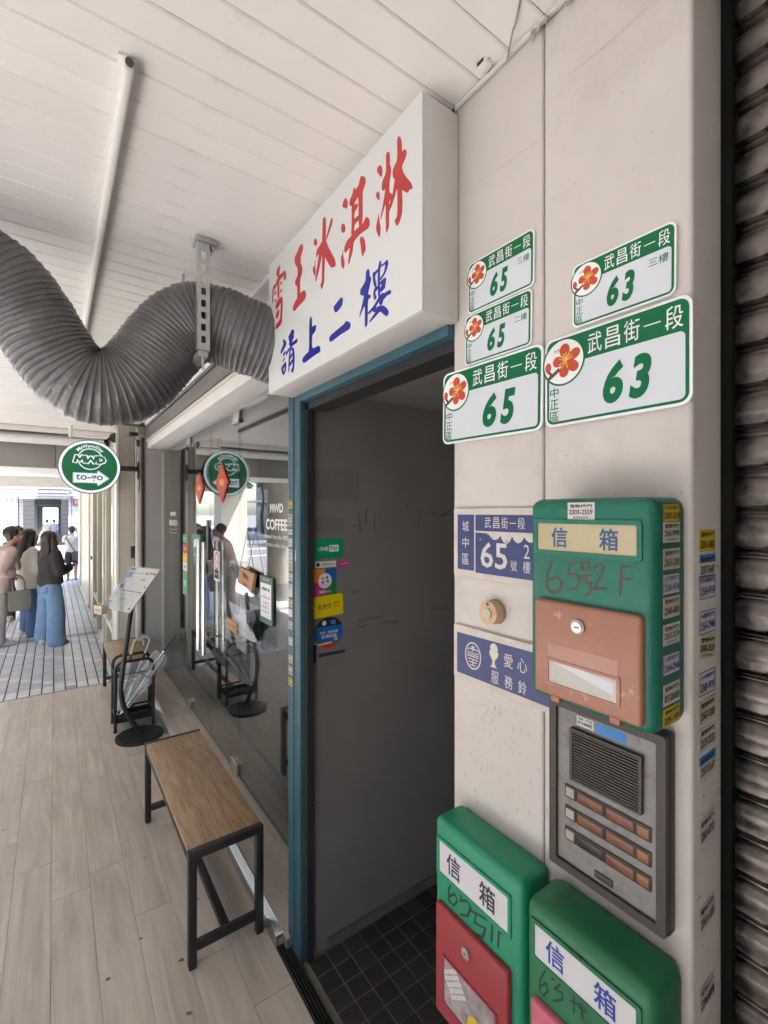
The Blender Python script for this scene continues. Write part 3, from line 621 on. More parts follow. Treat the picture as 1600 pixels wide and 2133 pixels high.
CH = {
 'red': [(GA, [[(228,245),(222,340),(205,445),(180,450),(165,410),(172,340),(195,290)],
   [(95,880),(98,700),(115,590),(150,570),(200,430),(260,380),(305,335),(325,380),(325,450),(308,505),(285,495),(295,430),(260,455),(215,510),(160,610),(130,660),(115,780),(112,870)],
   [(185,480),(216,470),(216,790),(183,810)], [(165,665),(160,720),(140,760),(135,720),(148,680)], [(165,795),(160,850),(145,868),(142,825)],
   [(258,510),(255,560),(235,590),(232,545)], [(255,635),(250,690),(235,720),(232,670)],
   [(155,980),(160,900),(190,830),(240,780),(262,770),(270,830),(265,1000),(255,1140),(258,1180),(235,1240),(165,1315),(150,1285),(170,1220),(225,1160),(240,1000),(240,850),(225,900),(175,980)],
   [(210,975),(215,1030),(190,1120),(175,1145),(158,1110),(165,1060),(190,1000)]]),
  (GA, [[(595,-105),(605,-60),(605,-10),(585,60),(565,130),(565,240),(585,245),(595,330),(585,400),(555,490),(555,730),(595,680),(630,665),(650,700),(655,740),(640,810),(600,860),(530,930),(490,985),(455,1020),(435,985),(440,930),(470,860),(510,800),(510,600),(480,590),(472,530),(495,460),(515,430),(515,285),(480,260),(465,190),(468,120),(520,20),(545,-60)]]),
  (GB, [[(130,885),(155,910),(160,960),(148,1020),(130,990),(105,1000),(105,960),(115,905)], [(135,1215),(125,1330),(135,1400),(125,1495),(100,1440),(92,1380),(98,1335),(118,1325),(125,1260)],
   [(235,930),(205,1000),(165,1050),(145,1120),(142,1210),(160,1160),(190,1130),(165,1300),(140,1450),(130,1585),(145,1560),(190,1380),(230,1180),(245,1040),(250,960)],
   [(285,540),(298,570),(297,900),(285,1000),(285,1180),(275,1400),(270,1580),(250,1640),(235,1710),(210,1630),(235,1580),(240,1300),(240,1000),(247,700),(250,590),(265,560)],
   [(405,560),(400,650),(360,770),(305,915),(300,900),(330,780),(375,600),(390,570)],
   [(285,900),(300,920),(330,1010),(400,1140),(440,1220),(455,1300),(440,1345),(425,1335),(400,1355),(370,1340),(330,1270),(285,1180),(265,1080)]]),
  (GB, [[(615,245),(640,280),(648,370),(620,425),(600,400),(560,395),(570,320),(590,265)], [(575,650),(600,670),(607,740),(600,780),(572,803),(550,790),(540,740),(545,680)],
   [(575,1045),(570,1160),(590,1230),(595,1310),(580,1365),(560,1365),(545,1310),(538,1240),(542,1170),(558,1150)], [(750,380),(750,790),(740,860),(700,860),(712,600),(708,370)],
   [(853,-103),(926,-91),(930,0),(905,80),(880,150),(880,660),(820,730),(818,220),(790,250),(755,320),(750,390),(705,380),(680,370),(672,320),(690,260),(720,190),(745,70),(765,120),(820,50),(835,-20)],
   [(740,380),(770,350),(805,325),(800,390),(760,460),(745,530)], [(740,600),(790,545),(825,520),(825,590),(760,660),(740,710)],
   [(745,790),(790,740),(850,690),(900,640),(930,560),(960,545),(990,590),(995,660),(970,730),(900,775),(830,830),(760,910),(735,960),(690,1015),(640,1080),(605,1125),(592,1080),(600,1010),(640,920),(700,860)],
   [(685,1010),(740,940),(720,1100),(690,1210),(660,1305),(655,1280),(670,1150)], [(870,855),(900,880),(920,950),(928,1050),(920,1110),(905,1100),(885,1185),(870,1130),(855,1000),(840,890)]]),
  (GC, [[(190,655),(225,670),(240,760),(225,890),(160,815),(137,765),(150,700)], [(155,1140),(185,1170),(190,1240),(180,1325),(118,1245),(130,1175)],
   [(168,1560),(180,1680),(205,1800),(200,1920),(185,2005),(140,1910),(120,1820),(145,1700),(160,1600)],
   [(350,405),(375,430),(380,540),(372,660),(390,665),(402,740),(392,840),(370,960),(365,1165),(395,1175),(425,1205),(400,1330),(365,1310),(365,1400),(362,1800),(340,1850),(320,1925),(303,1850),(303,1340),(270,1460),(200,1685),(205,1620),(250,1400),(300,1100),(275,1110),(250,1135),(230,1110),(228,1030),(245,940),(310,800),(312,560),(305,500),(320,430)],
   [(548,120),(580,150),(600,260),(597,430),(620,390),(655,362),(685,385),(688,450),(660,540),(598,680),(620,780),(680,880),(760,970),(795,1040),(795,1080),(780,1110),(745,1100),(712,1178),(640,1140),(605,1100),(610,1350),(605,1530),(570,1680),(510,1800),(465,1690),(520,1600),(520,1100),(505,1105),(450,1300),(362,1540),(365,1420),(400,1310),(440,1150),(475,900),(455,915),(435,870),(430,770),(460,680),(520,570),(515,200),(530,130)]])],
 'blue': [(GA, [[(290,1470),(325,1510),(330,1560),(290,1640),(245,1725),(232,1680),(260,1610),(285,1550),(270,1490)], [(315,1660),(318,1700),(280,1765),(272,1730),(290,1690)], [(308,1765),(300,1810),(275,1855),(275,1820),(290,1790)],
   [(325,1835),(300,1880),(290,1935),(275,1990),(285,2015),(290,2070),(265,2050),(240,1960),(270,1900)], [(325,1835),(330,1960),(290,2070),(285,2015),(305,1960),(298,1925),(300,1880)],
   [(420,1310),(458,1325),(460,1370),(430,1420),(455,1400),(455,1440),(415,1530),(490,1480),(510,1455),(515,1500),(500,1535),(430,1580),(390,1640),(340,1720),(322,1745),(322,1700),(360,1640),(400,1590),(372,1570),(385,1520),(370,1475),(365,1430),(390,1390),(410,1340)],
   [(410,1620),(395,1700),(385,1850),(375,2030),(365,1990),(370,1800),(385,1660)], [(440,1605),(460,1650),(468,1800),(460,1950),(430,2045),(405,1970),(430,1960),(440,1850),(435,1700),(425,1650),(405,1640),(415,1615)],
   [(390,1760),(435,1690),(435,1730),(390,1810)], [(388,1870),(438,1790),(438,1840),(385,1930)]]),
  (GA, [[(735,1100),(752,1130),(752,1280),(800,1235),(822,1245),(815,1310),(790,1370),(752,1410),(752,1640),(850,1580),(880,1590),(892,1640),(880,1690),(830,1715),(740,1780),(660,1845),(612,1870),(592,1830),(600,1780),(650,1720),(705,1670),(705,1250),(715,1130)]]),
  (GD, [[(425,885),(450,940),(440,1030),(400,1110),(295,1225),(260,1160),(250,1090),(300,1030),(370,930)], [(500,1390),(560,1395),(605,1430),(605,1500),(580,1560),(400,1665),(185,1840),(155,1770),(175,1700),(300,1590),(470,1450)]]),
  (GD, [[(975,290),(1000,340),(1005,465),(1030,465),(1035,530),(1000,680),(965,840),(1005,830),(1030,860),(1020,900),(965,945),(962,1440),(920,1530),(900,1470),(905,1050),(860,1140),(795,1310),(790,1270),(840,1080),(890,850),(830,860),(800,810),(815,720),(870,640),(920,540),(925,380),(945,330)],
   [(1225,115),(1245,160),(1240,240),(1220,330),(1215,500),(1225,900),(1180,900),(1170,500),(1180,280),(1200,180)], [(1245,220),(1320,170),(1350,115),(1385,120),(1392,180),(1370,290),(1320,410),(1225,550),(1200,520),(1300,390),(1330,230),(1330,200),(1245,260)],
   [(1180,290),(1120,360),(1080,370),(1065,420),(1075,560),(1105,690),(1150,640),(1120,520),(1115,440),(1150,390),(1200,340)], [(1230,560),(1330,475),(1350,500),(1340,570),(1325,640),(1330,690),(1260,770),(1210,790),(1200,760),(1250,650),(1255,610),(1215,640)],
   [(1140,660),(1090,740),(1080,850),(1105,960),(1150,900),(1125,830),(1120,780),(1180,720),(1180,660)],
   [(970,1220),(1000,1180),(1100,1060),(1150,970),(1220,860),(1280,790),(1290,820),(1430,735),(1450,760),(1445,820),(1360,860),(1290,940),(1260,1050),(1200,1050),(1210,960),(1130,1090),(1130,1190),(1080,1210),(1065,1160),(990,1250)],
   [(1140,1110),(1200,1075),(1280,1060),(1350,1110),(1400,1180),(1390,1250),(1360,1290),(1310,1260),(1250,1200),(1210,1190),(1100,1320),(1000,1425),(1010,1380),(1080,1280),(1130,1200)]])]}
fsg = onX(SGX - .001, 0, 0)
for key, mat in (('red', m_red), ('blue', m_blue)):
    for (ox, oy, k), polys in CH[key]:
        bm = B()
        for i, pg in enumerate(polys):
            q = []
            for x, y in chaikin(pg, 1):
                w = W(ox + x * k, oy + y * k, X=SGX - .001); q.append((-w.y, w.z))
            ar = sum(a[0] * b[1] - b[0] * a[1] for a, b in zip(q, q[1:] + q[:1]))
            if ar < 0: q = q[::-1]
            poly(bm, fsg, q, 0, .0006 + .00012 * i)
        me = bpy.data.meshes.new('character'); bm.to_mesh(me); bm.free(); obj('character', me, mat, sg)

# ------------------------------------------------------------------ green house number plates
m_pg = M('plate_green', (.001, .135, .048), .4, var=.06, spec=.3); m_pw = M('plate_white', (.62, .66, .70), .32, var=.04, dirt=(.45, .42, .42), dcov=.70, dscale=30)
m_ph = M('plate_lettering', (.78, .80, .80), .4); m_por = M('petal_orange', (.52, .065, .025), .45, var=.08); m_pye = M('stamen_yellow', (.75, .45, .10), .5); m_pbr = M('branch_brown', (.13, .06, .03), .6)
def flower(fr, cx, cy_, r, parent, z):
    b = flat('badge', fr, ell(cx, cy_, r, r, 36), z, z + .0003, m_pg, parent)
    flat('badge_disc', fr, ell(cx, cy_, r * .92, r * .92, 36), z + .0003, z + .0005, m_ph, b)
    bm = B()
    for k, (a, L, wd) in enumerate(((95, .74, .42), (28, .72, .38), (-38, .70, .40), (-100, .66, .40), (172, .60, .40))):
        a = R(a); c = (cx + r * .12 + math.cos(a) * L * r * .52, cy_ + math.sin(a) * L * r * .52); pts = []
        for j in range(14):
            t = 2 * math.pi * j / 14; x = math.cos(t) * L * r * .5; y = math.sin(t) * wd * r * .55 * (1 + .25 * math.cos(t)); pts.append((c[0] + x * math.cos(a) - y * math.sin(a), c[1] + x * math.sin(a) + y * math.cos(a)))
        poly(bm, fr, pts, z + .0005, z + .00062 + k * .00006)
    poly(bm, fr, ell(cx - r * .72, cy_ - r * .1, r * .15, r * .22, 10), z + .0005, z + .00066)
    obj('blossom', bm, m_por, b)
    strokes(fr, [[(cx + r * .14, cy_), (cx + r * .14 + r * .34 * math.cos(R(t)), cy_ + r * .34 * math.sin(R(t)))] for t in range(20, 160, 22)] + [[(cx + r * .14, cy_ + r * .0), (cx + r * .1 + r * .3 * math.cos(R(t)), cy_ + r * .3 * math.sin(R(t)))] for t in (200, 240, 290)], r * .045, m_pye, b, 'stamens', z + .0011)
    strokes(fr, [[(cx - r * .72, cy_ - r * .85 + r * .25), (cx - r * .45, cy_ - r * .45), (cx - r * .2, cy_ - r * .3)], [(cx - r * .68, cy_ - r * .3), (cx - r * .5, cy_ - r * .5)]], r * .14, m_pbr, b, 'branch', z + .0007)
    text(fr, '木棉', cx - r * .28, cy_ + r * .52, r * .34, r * .17, m_por, b, z + .0009)
def plate(uL, uR, zt, zb, label, number, floor=None, tilt=0.0, lift=0.0, big=False, X=.7745, cramp=0.0):
    yl, yr = W(uL, 600, X=X).y, W(uR, 600, X=X).y; w, h = yl - yr, zt - zb; fr = onX(X - lift, (yl + yr) / 2, (zt + zb) / 2).rot(tilt)
    t = thing('number_plate', label, 'number plate', fr.o)
    flat('plate', fr, rrect(w, h, h * .10), -.004 + lift * 0, .0, m_ph, t)
    flat('green_border', fr, rrect(w * .965, h * .945, h * .085), 0, .0006, m_pg, t)
    band = .325; iw, ih = w * .925, h * (1 - band) - h * .055
    flat('white_field', fr.rot(0, 0, -h / 2 + h * .055 + ih / 2), rrect(iw, ih, h * .05), .0006, .0010, m_pw, t)
    flower(fr, -w * .5 + w * .155, h * .21, h * .265, t, .0010)
    x0, x1 = -.5 + .335 + cramp, -.5 + .965
    for i, ch in enumerate('武昌街一段'):
        cx = (x0 + (x1 - x0) * (i + .5) / 5) * w; cw = (x1 - x0) * w / 5 * .80
        text(fr, ch, cx, h * .5 - h * band * .55, cw, .012 * h if ch == '一' else h * .215, m_ph, t, .0012, bold=.004, name='street_name')
    n0, n1 = (.44, .79) if big else (.36, .66)
    for i, ch in enumerate(number):
        wd = (n1 - n0) * w / 2
        text(fr, ch, (-.5 + n0) * w + wd * (i + .5), -h * .145, wd * .80, h * .43, m_pg, t, .0016, bold=.045, shear=.2, name='house_number', res=4)
    for i, ch in enumerate('中正區'): text(fr, ch, -w * .5 + w * .082, -h * .115 - h * .135 * i, w * .072, h * .11, m_pg, t, .0013, bold=.006, name='district_name')
    if floor: text(fr, floor, w * .5 - w * .145, h * .045, w * .17, h * .12, m_pg, t, .0013, bold=.004, name='floor_name')
    for sx in (-1, 1): pass
    return t
plate(975, 1113, 2.284, 2.170, 'small green and white house number plate 65 for the third floor', '65', '三樓', -.6)
plate(969, 1108, 2.167, 2.054, 'small green and white house number plate 65 for the second floor', '65', '二樓', -.8)
plate(925, 1133, 2.050, 1.881, 'large green and white house number plate 65 overhanging the doorway edge', '65', None, -.8, .003, True)
plate(1193, 1409, 2.1675, 2.054, 'weathered green and white house number plate 63 for the third floor', '63', '三樓', -.3)
plate(1137, 1444, 2.047, 1.881, 'large green and white house number plate 63 on the pillar', '63', None, 0, .0015, True)

# ------------------------------------------------------------------ old blue enamel plates, bell
m_nav = M('enamel_blue', (.032, .048, .16), .4, var=.14, scale=12, dirt=(.02, .025, .06), dcov=.66, dscale=40); m_old = M('aged_ivory', (.58, .52, .47), .55, var=.10, scale=14, dirt=(.3, .24, .2), dcov=.68, dscale=45)
m_ivo = M('ivory_lettering', (.60, .56, .53), .5, var=.05)
def rectX(uL, uR, vt, vb, X, rel='L'):
    u = uL if rel == 'L' else uR
    a, b, c = W(uL, vt, X=X), W(uR, vt, X=X), W(u, vb, X=X); t = W(u, vt, X=X)
    return a.y, b.y, t.z, c.z       # y left, y right, z top, z bottom
yl, yr, zt, zb = W(951, 1100, X=.7785).y, .455, 1.728, 1.572
t = thing('enamel_plate', 'old blue enamel address plate 65 with dripping ice cream border beside the doorway', 'address plate', (.775, (yl + yr) / 2, zb))
fr = onX(.7745, (yl + yr) / 2, (zt + zb) / 2); w, h = yl - yr, zt - zb
flat('backing', fr, rrect(w, h, .003), -.006, .004, m_old, t)
def fx(u, X=.774): return ((yl + yr) / 2) - W(u, 1100, X=X).y
xa, xb = fx(956), fx(990)
flat('blue_field', fr, [(xa, -h * .40), (xb, -h * .40), (xb, h * .41), (xa, h * .41)], .004, .0045, m_nav, t)
flat('blue_field', fr, [(fx(993), h * .18), (w * .48, h * .18), (w * .48, h * .41), (fx(993), h * .41)], .004, .0045, m_nav, t)
drip = [(fx(993), -h * .42), (w * .48, -h * .42), (w * .48, h * .09)]
for k in range(60, -1, -1):
    x = fx(1022) + (w * .48 - fx(1022)) * k / 60; drip.append((x, h * (.125 - (.02 + .10 * (.4 + .6 * ((k // 8 * 37) % 10) / 10)) * abs(math.sin(k * math.pi / 8)) ** .7)))
drip += [(fx(1015), h * .15), (fx(993), h * .155)]
flat('blue_field', fr, drip, .004, .0045, m_nav, t)
for i, ch in enumerate('城中區'): text(fr, ch, (xa + xb) / 2, h * (.24 - .24 * i), .020, .024, m_ivo, t, .0049, bold=.004)
for i, ch in enumerate('武昌街一段'): text(fr, ch, fx(1019 + 17.5 * i), h * .30, .0175, None if ch == '一' else .024, m_ivo, t, .0049, bold=.002)
text(fr, '65', (fx(1004) + fx(1060)) / 2, -h * .15, fx(1060) - fx(1004), h * .36, m_ivo, t, .0049, bold=.012, name='house_number')
text(fr, '號', fx(1073), -h * .26, .016, .022, m_ivo, t, .0049); text(fr, '2', fx(1100), -h * .06, .014, .028, m_ivo, t, .0049); text(fr, '樓', fx(1100), -h * .26, .018, .024, m_ivo, t, .0049)
for a, b, r in ((1058, .05, .0035), (1028, .10, .0016), (1003, .06, .0018)): flat('droplet', fr, ell(fx(a), h * b, r, r * 1.3, 10), .0045, .0048, M('faded_ivory', (.38, .37, .42), .5), t)
zt2, zb2 = 1.457, 1.335
t = thing('enamel_plate', 'old blue enamel service bell plate with ice cream cup emblem under the bell', 'bell plate', (.775, (yl + yr) / 2, zb2))
fr = onX(.7745, (yl + yr) / 2, (zt2 + zb2) / 2); h2 = zt2 - zb2
flat('backing', fr, rrect(w, h2, .003), -.006, .004, m_old, t)
flat('blue_field', fr, [(fx(955), -h2 * .40), (w * .48, -h2 * .40), (w * .48, h2 * .40), (fx(955), h2 * .36)], .004, .0045, m_nav, t)
cx = fx(988); rx = .0245; bm = B(); ringpoly(bm, fr, ell(cx, 0, rx, rx * 1.25, 30), ell(cx, 0, rx * .88, rx * 1.12, 30), .0045, .0049); obj('emblem_ring', bm, m_ivo, t)
em = [[(-.6, .62), (.6, .62)], [(-.25, .80), (.25, .80)], [(0, .95), (0, .45)], [(-.8, .45), (-.65, .62)], [(.8, .45), (.65, .62)], [(-.8, .28), (.8, .28)], [(-.8, .10), (.8, .10)], [(-.8, -.06), (.8, -.06)], [(-.72, -.32), (.72, -.32)], [(0, -.32), (0, -.88)], [(-.55, -.6), (.55, -.6)], [(-.35, -.88), (.35, -.88)]]
strokes(fr, [[(cx + a * rx * .85, b * rx * .98) for a, b in l] for l in em], .0022, m_ivo, t, 'emblem', .0048)
cx = fx(1031); cup = [(-.012, .012), (.014, .012), (.0115, 0), (.0055, -.008), (.003, -.012), (.004, -.022), (.009, -.030), (-.009, -.030), (-.004, -.022), (-.003, -.012), (-.0055, -.008), (-.0100, 0)]
flat('cup', fr, [(cx + a, b * .82 + h2 * .12) for a, b in cup][::-1], .0045, .0048, M('cup_cream', (.62, .58, .42), .5), t)
flat('scoop', fr, ell(cx + .001, .016 + h2 * .12, .0105, .0115, 18), .0045, .0050, m_ivo, t)
for i, ch in enumerate('愛心'): text(fr, ch, fx(1062 + 29 * i), h2 * .12, .0235, .029, m_ivo, t, .0049, bold=.004)
for i, ch in enumerate('服務鈴'): text(fr, ch, fx(1034 + 28.5 * i), -h2 * .245, .0205, .027, m_ivo, t, .0049, bold=.004)
b = W(1016, 1277, X=.752); bt = thing('door_bell', 'round peach plastic bell button between the two blue enamel plates', 'bell', (.779, b.y, b.z))
m_peach = M('peach_plastic', (.58, .38, .25), .4, var=.08)
cy('rim', (.7788, b.y, b.z), (.772, b.y, b.z), .0265, M('bell_rim', (.36, .22, .15), .5), bt, 28)
cy('housing', (.7718, b.y, b.z), (.752, b.y, b.z), .0245, m_peach, bt, 28); cy('button', (.7518, b.y, b.z - .001), (.748, b.y, b.z - .001), .0115, M('bell_button', (.50, .46, .33), .35), bt, 20)
cy('mark', (.7517, b.y, b.z + .0185), (.7510, b.y, b.z + .0185), .0032, m_blackp, bt, 10)

# ------------------------------------------------------------------ little service stickers
m_st = {'w': M('sticker_white', (.60, .58, .55), .5, var=.05), 'y': M('sticker_yellow', (.62, .47, .03), .5, var=.06), 'b': M('sticker_blue', (.03, .22, .55), .5), 'l': M('sticker_cream', (.55, .50, .36), .55, var=.06), 'g': M('sticker_green', (.03, .30, .22), .5), 'p': M('sticker_pink', (.56, .50, .47), .55, var=.05)}
m_ink = M('ink_black', (.02, .02, .022), .6); m_inkb = M('ink_blue', (.02, .05, .30), .6)
def sticker(fr, w, h, kind, num, parent, line1='電動捲門', ink=None, tilt=0.0, frame=False, head=None, base=.0003, line3=None):
    f = fr.rot(tilt); s = flat('sticker', f, [(-w / 2, -h / 2), (w / 2, -h / 2), (w / 2, h / 2), (-w / 2, h / 2)], 0, base, m_st[kind], parent); ink = ink or m_ink
    if head: flat('sticker_band', f, [(-w / 2, h * .14), (w / 2, h * .14), (w / 2, h / 2), (-w / 2, h / 2)], base, base + .0002, m_st[head], s)
    if line1: text(f, line1, 0, h * .28, w * .82, h * .22, ink, s, base + .0006, bold=.01, name='print')
    if num: text(f, num, 0, -h * (.16 if not line3 else .06), w * .88, h * (.36 if not line3 else .30), ink, s, base + .0006, bold=.02, name='print')
    if line3: text(f, line3, 0, -h * .36, w * .6, h * .12, ink, s, base + .0006, name='print')
    if frame:
        bm = B(); ringpoly(bm, f, [(-w / 2, -h / 2), (w / 2, -h / 2), (w / 2, h / 2), (-w / 2, h / 2)], [(-w * .47, -h * .47), (w * .47, -h * .47), (w * .47, h * .47), (-w * .47, h * .47)], base, base + .0003); obj('sticker_border', bm, ink, s)
    return s
# on the pillar's return
rv = []
for v, kind, num, kw in ((1126, 'y', '2381-6881', {}), (1178, 'w', '2307-5647', dict(head='b')), (1222, 'w', '2368-4934', dict(line1='全天電動捲門', ink=m_inkb, frame=True)), (1294, 'w', '2364-2948', dict(line1='24電動捲門', ink=m_inkb, frame=True)),
    (1346, 'l', '2303-2559', dict(tilt=-6, line3='遙控器安裝')), (1420, 'w', '2368-4934', dict(line1='全天電動捲門', ink=m_inkb, frame=True)), (1478, 'l', '2363-1200', {}), (1534, 'w', '2375-2333', {}), (1592, 'w', '2307-5647', dict(head='b'))):
    p = W(1474, v, Y=PY0 - .0004); s = .036 if kind != 'y' else .034
    sticker(onY(.834, PY0 - .0004, p.z), .060, s, kind, num, pil, **kw)
    if v == 1126: pass
for v, num in ((1722, '2361-6712'), (1900, '2363-1200'), (2066, '2396-8008')):
    p = W(1474, v, Y=PY0 - .0004); sticker(onY(.834, PY0 - .0004, p.z), .056, .040, 'p', num, pil, tilt=4)
bm = B()
for k in range(16):
    v = random.choice((300, 1180, 1640, 1650, 1870, 1990, 1700, 1760)) + random.uniform(-30, 30); q = W(1452 + random.uniform(0, 44), v, Y=PY0 - .0008); s = random.uniform(.0006, .0024)
    poly(bm, onY(q.x, PY0 - .0002, q.z), [(math.cos(j) * s * random.uniform(.4, 1.3), math.sin(j) * s * random.uniform(.5, 1.6)) for j in (0, 1, 2, 3, 4, 5)], 0, .0004)
obj('grime_specks', bm, M('grime', (.17, .12, .09), .9), pil)

# ------------------------------------------------------------------ letterboxes
m_mb1 = M('letterbox_green', (.010, .145, .095), .42, var=.10, scale=9, bump=.18, bscale=300, dirt=(.012, .06, .045), dcov=.58, dscale=9, dsoft=.2)
m_mb2 = M('letterbox_bright_green', (.012, .24, .125), .38, var=.07, scale=7, bump=.12, bscale=300, dirt=(.016, .085, .05), dcov=.57, dscale=11, dsoft=.2)
m_mb3 = M('letterbox_deep_green', (.014, .15, .062), .42, var=.10, scale=7, bump=.15, bscale=300, dirt=(.016, .04, .026), dcov=.54, dscale=10, dsoft=.22)
m_cop = M('copper_plastic', (.35, .16, .105), .42, var=.10, scale=8, bump=.10, bscale=200, dirt=(.47, .30, .25), dcov=.60, dscale=22, dsoft=.03)
m_mred = M('red_plastic', (.30, .03, .04), .38, var=.06, bump=.1, bscale=250); m_mpk = M('pink_plastic', (.52, .12, .17), .4, var=.06)
m_lblc = M('label_cream', (.46, .40, .25), .5, var=.08, scale=14, dirt=(.22, .18, .10), dcov=.62, dscale=12, dsoft=.15); m_lblw = M('label_white', (.60, .60, .62), .45, var=.04)
m_clearw = M('dusty_window', (.46, .43, .40), .25, var=.15, scale=12); m_pap = M('flyer_print', (.30, .26, .26), .5, var=.5, scale=35)
def letterbox(y0, y1, z0, z1, X, mat, door, label, lblm, inkm, rounded=.018):
    t = thing('letterbox', label, 'letterbox', (PX, (y0 + y1) / 2, z0)); h = z1 - z0; w = y1 - y0
    bm = B(); box(bm, X, PX - .0005, y0, y1, z0, z1, rounded, 4); obj('case', bm, mat, t, smooth=60)
    fr = onX(X, (y0 + y1) / 2, (z0 + z1) / 2); return t, fr, w, h
def label_slot(t, fr, X, u0, u1, vt, vb, mat, lblm, inkm, chars='信箱', dx=0.0):
    yl, yr, zt, zb = rectX(u0, u1, vt, vb, X); f = onX(X, (yl + yr) / 2, (zt + zb) / 2); w, h = yl - yr, zt - zb
    bm = B(); ringpoly(bm, f, rrect(w, h, .004, 3), rrect(w - .014, h - .014, .002, 3), -.001, .0035); s = obj('slot_frame', bm, mat, t)
    flat('slot_label', f, rrect(w - .012, h - .012, .002, 3), -.0005, .0012, lblm, s)
    for i, ch in enumerate(chars): text(f, ch, (-.23 + .46 * i + dx) * w, 0, h * .50, h * .56, inkm, s, .0018, bold=.014)
    return f, w, h
def ink(r, g, b): return M('ink_%d_%d_%d' % (r * 100, g * 100, b * 100), (r, g, b), .6)
# the letterbox of 65, second floor
X1 = .674
t, fr, w, h = letterbox(.307, .516, 1.405, 1.742, X1, m_mb1, None, 'dark green letterbox with copper brown door above the intercom', None, None)
label_slot(t, fr, X1, 1114, 1339, 1081, 1152, m_mb1, m_lblc, ink(.03, .09, .22))
yl, yr, zt, zb = rectX(1113, 1336, 1245, 1437, X1 - .012)
d = bx('door', X1 - .013, X1 + .004, yr, yl, zb, zt, m_cop, t, .006, 3); fd = onX(X1 - .013, (yl + yr) / 2, (zt + zb) / 2); dw, dh = yl - yr, zt - zb
flat('window_strip', fd.rot(0, -.002, -dh * .02), rrect(dw * .66, dh * .16, .002), -.001, .0006, M('strip_plastic', (.40, .20, .15), .3, var=.12), d)
bm = B(); ringpoly(bm, fd.rot(0, -.002, -dh * .235), rrect(dw * .70, dh * .28, .002), rrect(dw * .64, dh * .22, .002), -.001, .002); obj('window_frame', bm, m_cop, d)
flat('window', fd.rot(0, -.002, -dh * .235), rrect(dw * .65, dh * .23, .001), -.001, .0006, m_clearw, d)
flat('letter_edge', fd.rot(-13, -.002, -dh * .19), [(-dw * .31, -.002), (dw * .31, -.002), (dw * .28, .016), (-dw * .20, .006)], .0008, .0011, m_lblw, d)
q = fd.p(-dw * .035, dh * .29); cy('lock_rim', q, q + Vector((-.004, 0, 0)), .0115, M('lock_brass', (.30, .27, .22), .35, metal=.8), d, 20); cy('lock', q + Vector((-.0041, 0, 0)), q + Vector((-.006, 0, 0)), .008, m_steel, d, 18)
bx('keyhole', q.x - .0066, q.x - .0061, q.y - .0045, q.y + .0035, q.z - .001, q.z + .001, m_blackp, d)
for k in (-.28, .28): bx('hinge_tab', X1 - .011, X1 + .002, fd.o.y - dw * k - .008, fd.o.y - dw * k + .008, zb - .008, zb + .002, m_cop, d, .002)
f1 = onX(X1, 0, 0)
def hand(polys, X): return [[(-W(u, v, X=X).y, W(u, v, X=X).z) for u, v in p] for p in polys]
strokes(f1, hand([[(1150, 1168), (1140, 1198), (1139, 1222), (1150, 1234), (1166, 1230), (1171, 1214), (1162, 1202), (1144, 1206)], [(1202, 1172), (1188, 1174), (1184, 1198), (1200, 1196), (1208, 1210), (1200, 1226), (1180, 1228)], [(1212, 1172), (1226, 1172), (1226, 1188), (1214, 1188)], [(1214, 1188), (1212, 1174)], [(1208, 1200), (1232, 1198)], [(1222, 1200), (1220, 1214), (1232, 1214), (1228, 1236), (1218, 1240)], [(1238, 1182), (1250, 1174), (1258, 1182), (1252, 1200), (1236, 1226), (1262, 1226)], [(1294, 1178), (1292, 1238)], [(1294, 1182), (1314, 1180)], [(1293, 1206), (1312, 1206)]], X1), .0030, M('marker_brown', (.10, .055, .045), .7), t)
yl, yr, zt, zb = rectX(1183, 1239, 1047, 1082, X1)
sticker(onX(X1 - .0002, (yl + yr) / 2, (zt + zb) / 2), yl - yr, zt - zb, 'w', '2303-2559', t, '電動捲門', line3='遙控器安裝')
for v, kind, num, kw in ((1068, 'y', '2303-2559', dict(line1='中正區電動門', frame=True)), (1108, 'w', '2365-9990', dict(line3='遙控器安裝')), (1164, 'l', '2363-1200', {}), (1216, 'w', '2368-4934', dict(line1='全天電動捲門', ink=m_inkb, frame=True)),
    (1264, 'l', '2368-6801', {}), (1320, 'w', '2303-2559', dict(line3='遙控器安裝')), (1382, 'w', '2364-2948', dict(line1='24電動捲門', ink=m_inkb, frame=True)), (1444, 'w', '0917-200-800', {}), (1490, 'y', '2595-1499', dict(line1='電動捲門'))):
    p = W(1398, v, Y=.3065); sticker(onY(.724, .3066, p.z), .052, .030 if kind != 'y' else .026, kind, num, t, **kw)
# the letterbox of 65, first floor
X2 = .695
t, fr, w, h = letterbox(.545, .785, .648, 1.043, X2, m_mb2, None, 'bright green letterbox with red door, hung at the doorway edge', None, None, .015)
label_slot(t, fr, X2, 912, 1066, 1737, 1815, m_mb2, m_lblw, ink(.03, .03, .06), dx=-.02)
yl, yr, zt, zb = rectX(907, 1058, 1875, 2128, X2 - .012); zb = zt - .235
d = bx('door', X2 - .013, X2 + .004, yr, yl, zb, zt, m_mred, t, .006, 3); fd = onX(X2 - .013, (yl + yr) / 2, (zt + zb) / 2); dw, dh = yl - yr, zt - zb
q = fd.p(-dw * .02, dh * .33); cy('lock_rim', q, q + Vector((-.005, 0, 0)), .0115, m_steel, d, 20); cy('lock', q + Vector((-.0051, 0, 0)), q + Vector((-.007, 0, 0)), .0075, m_alu, d, 18)
bx('keyhole', q.x - .0076, q.x - .0071, q.y - .001, q.y + .001, q.z - .004, q.z + .004, m_blackp, d)
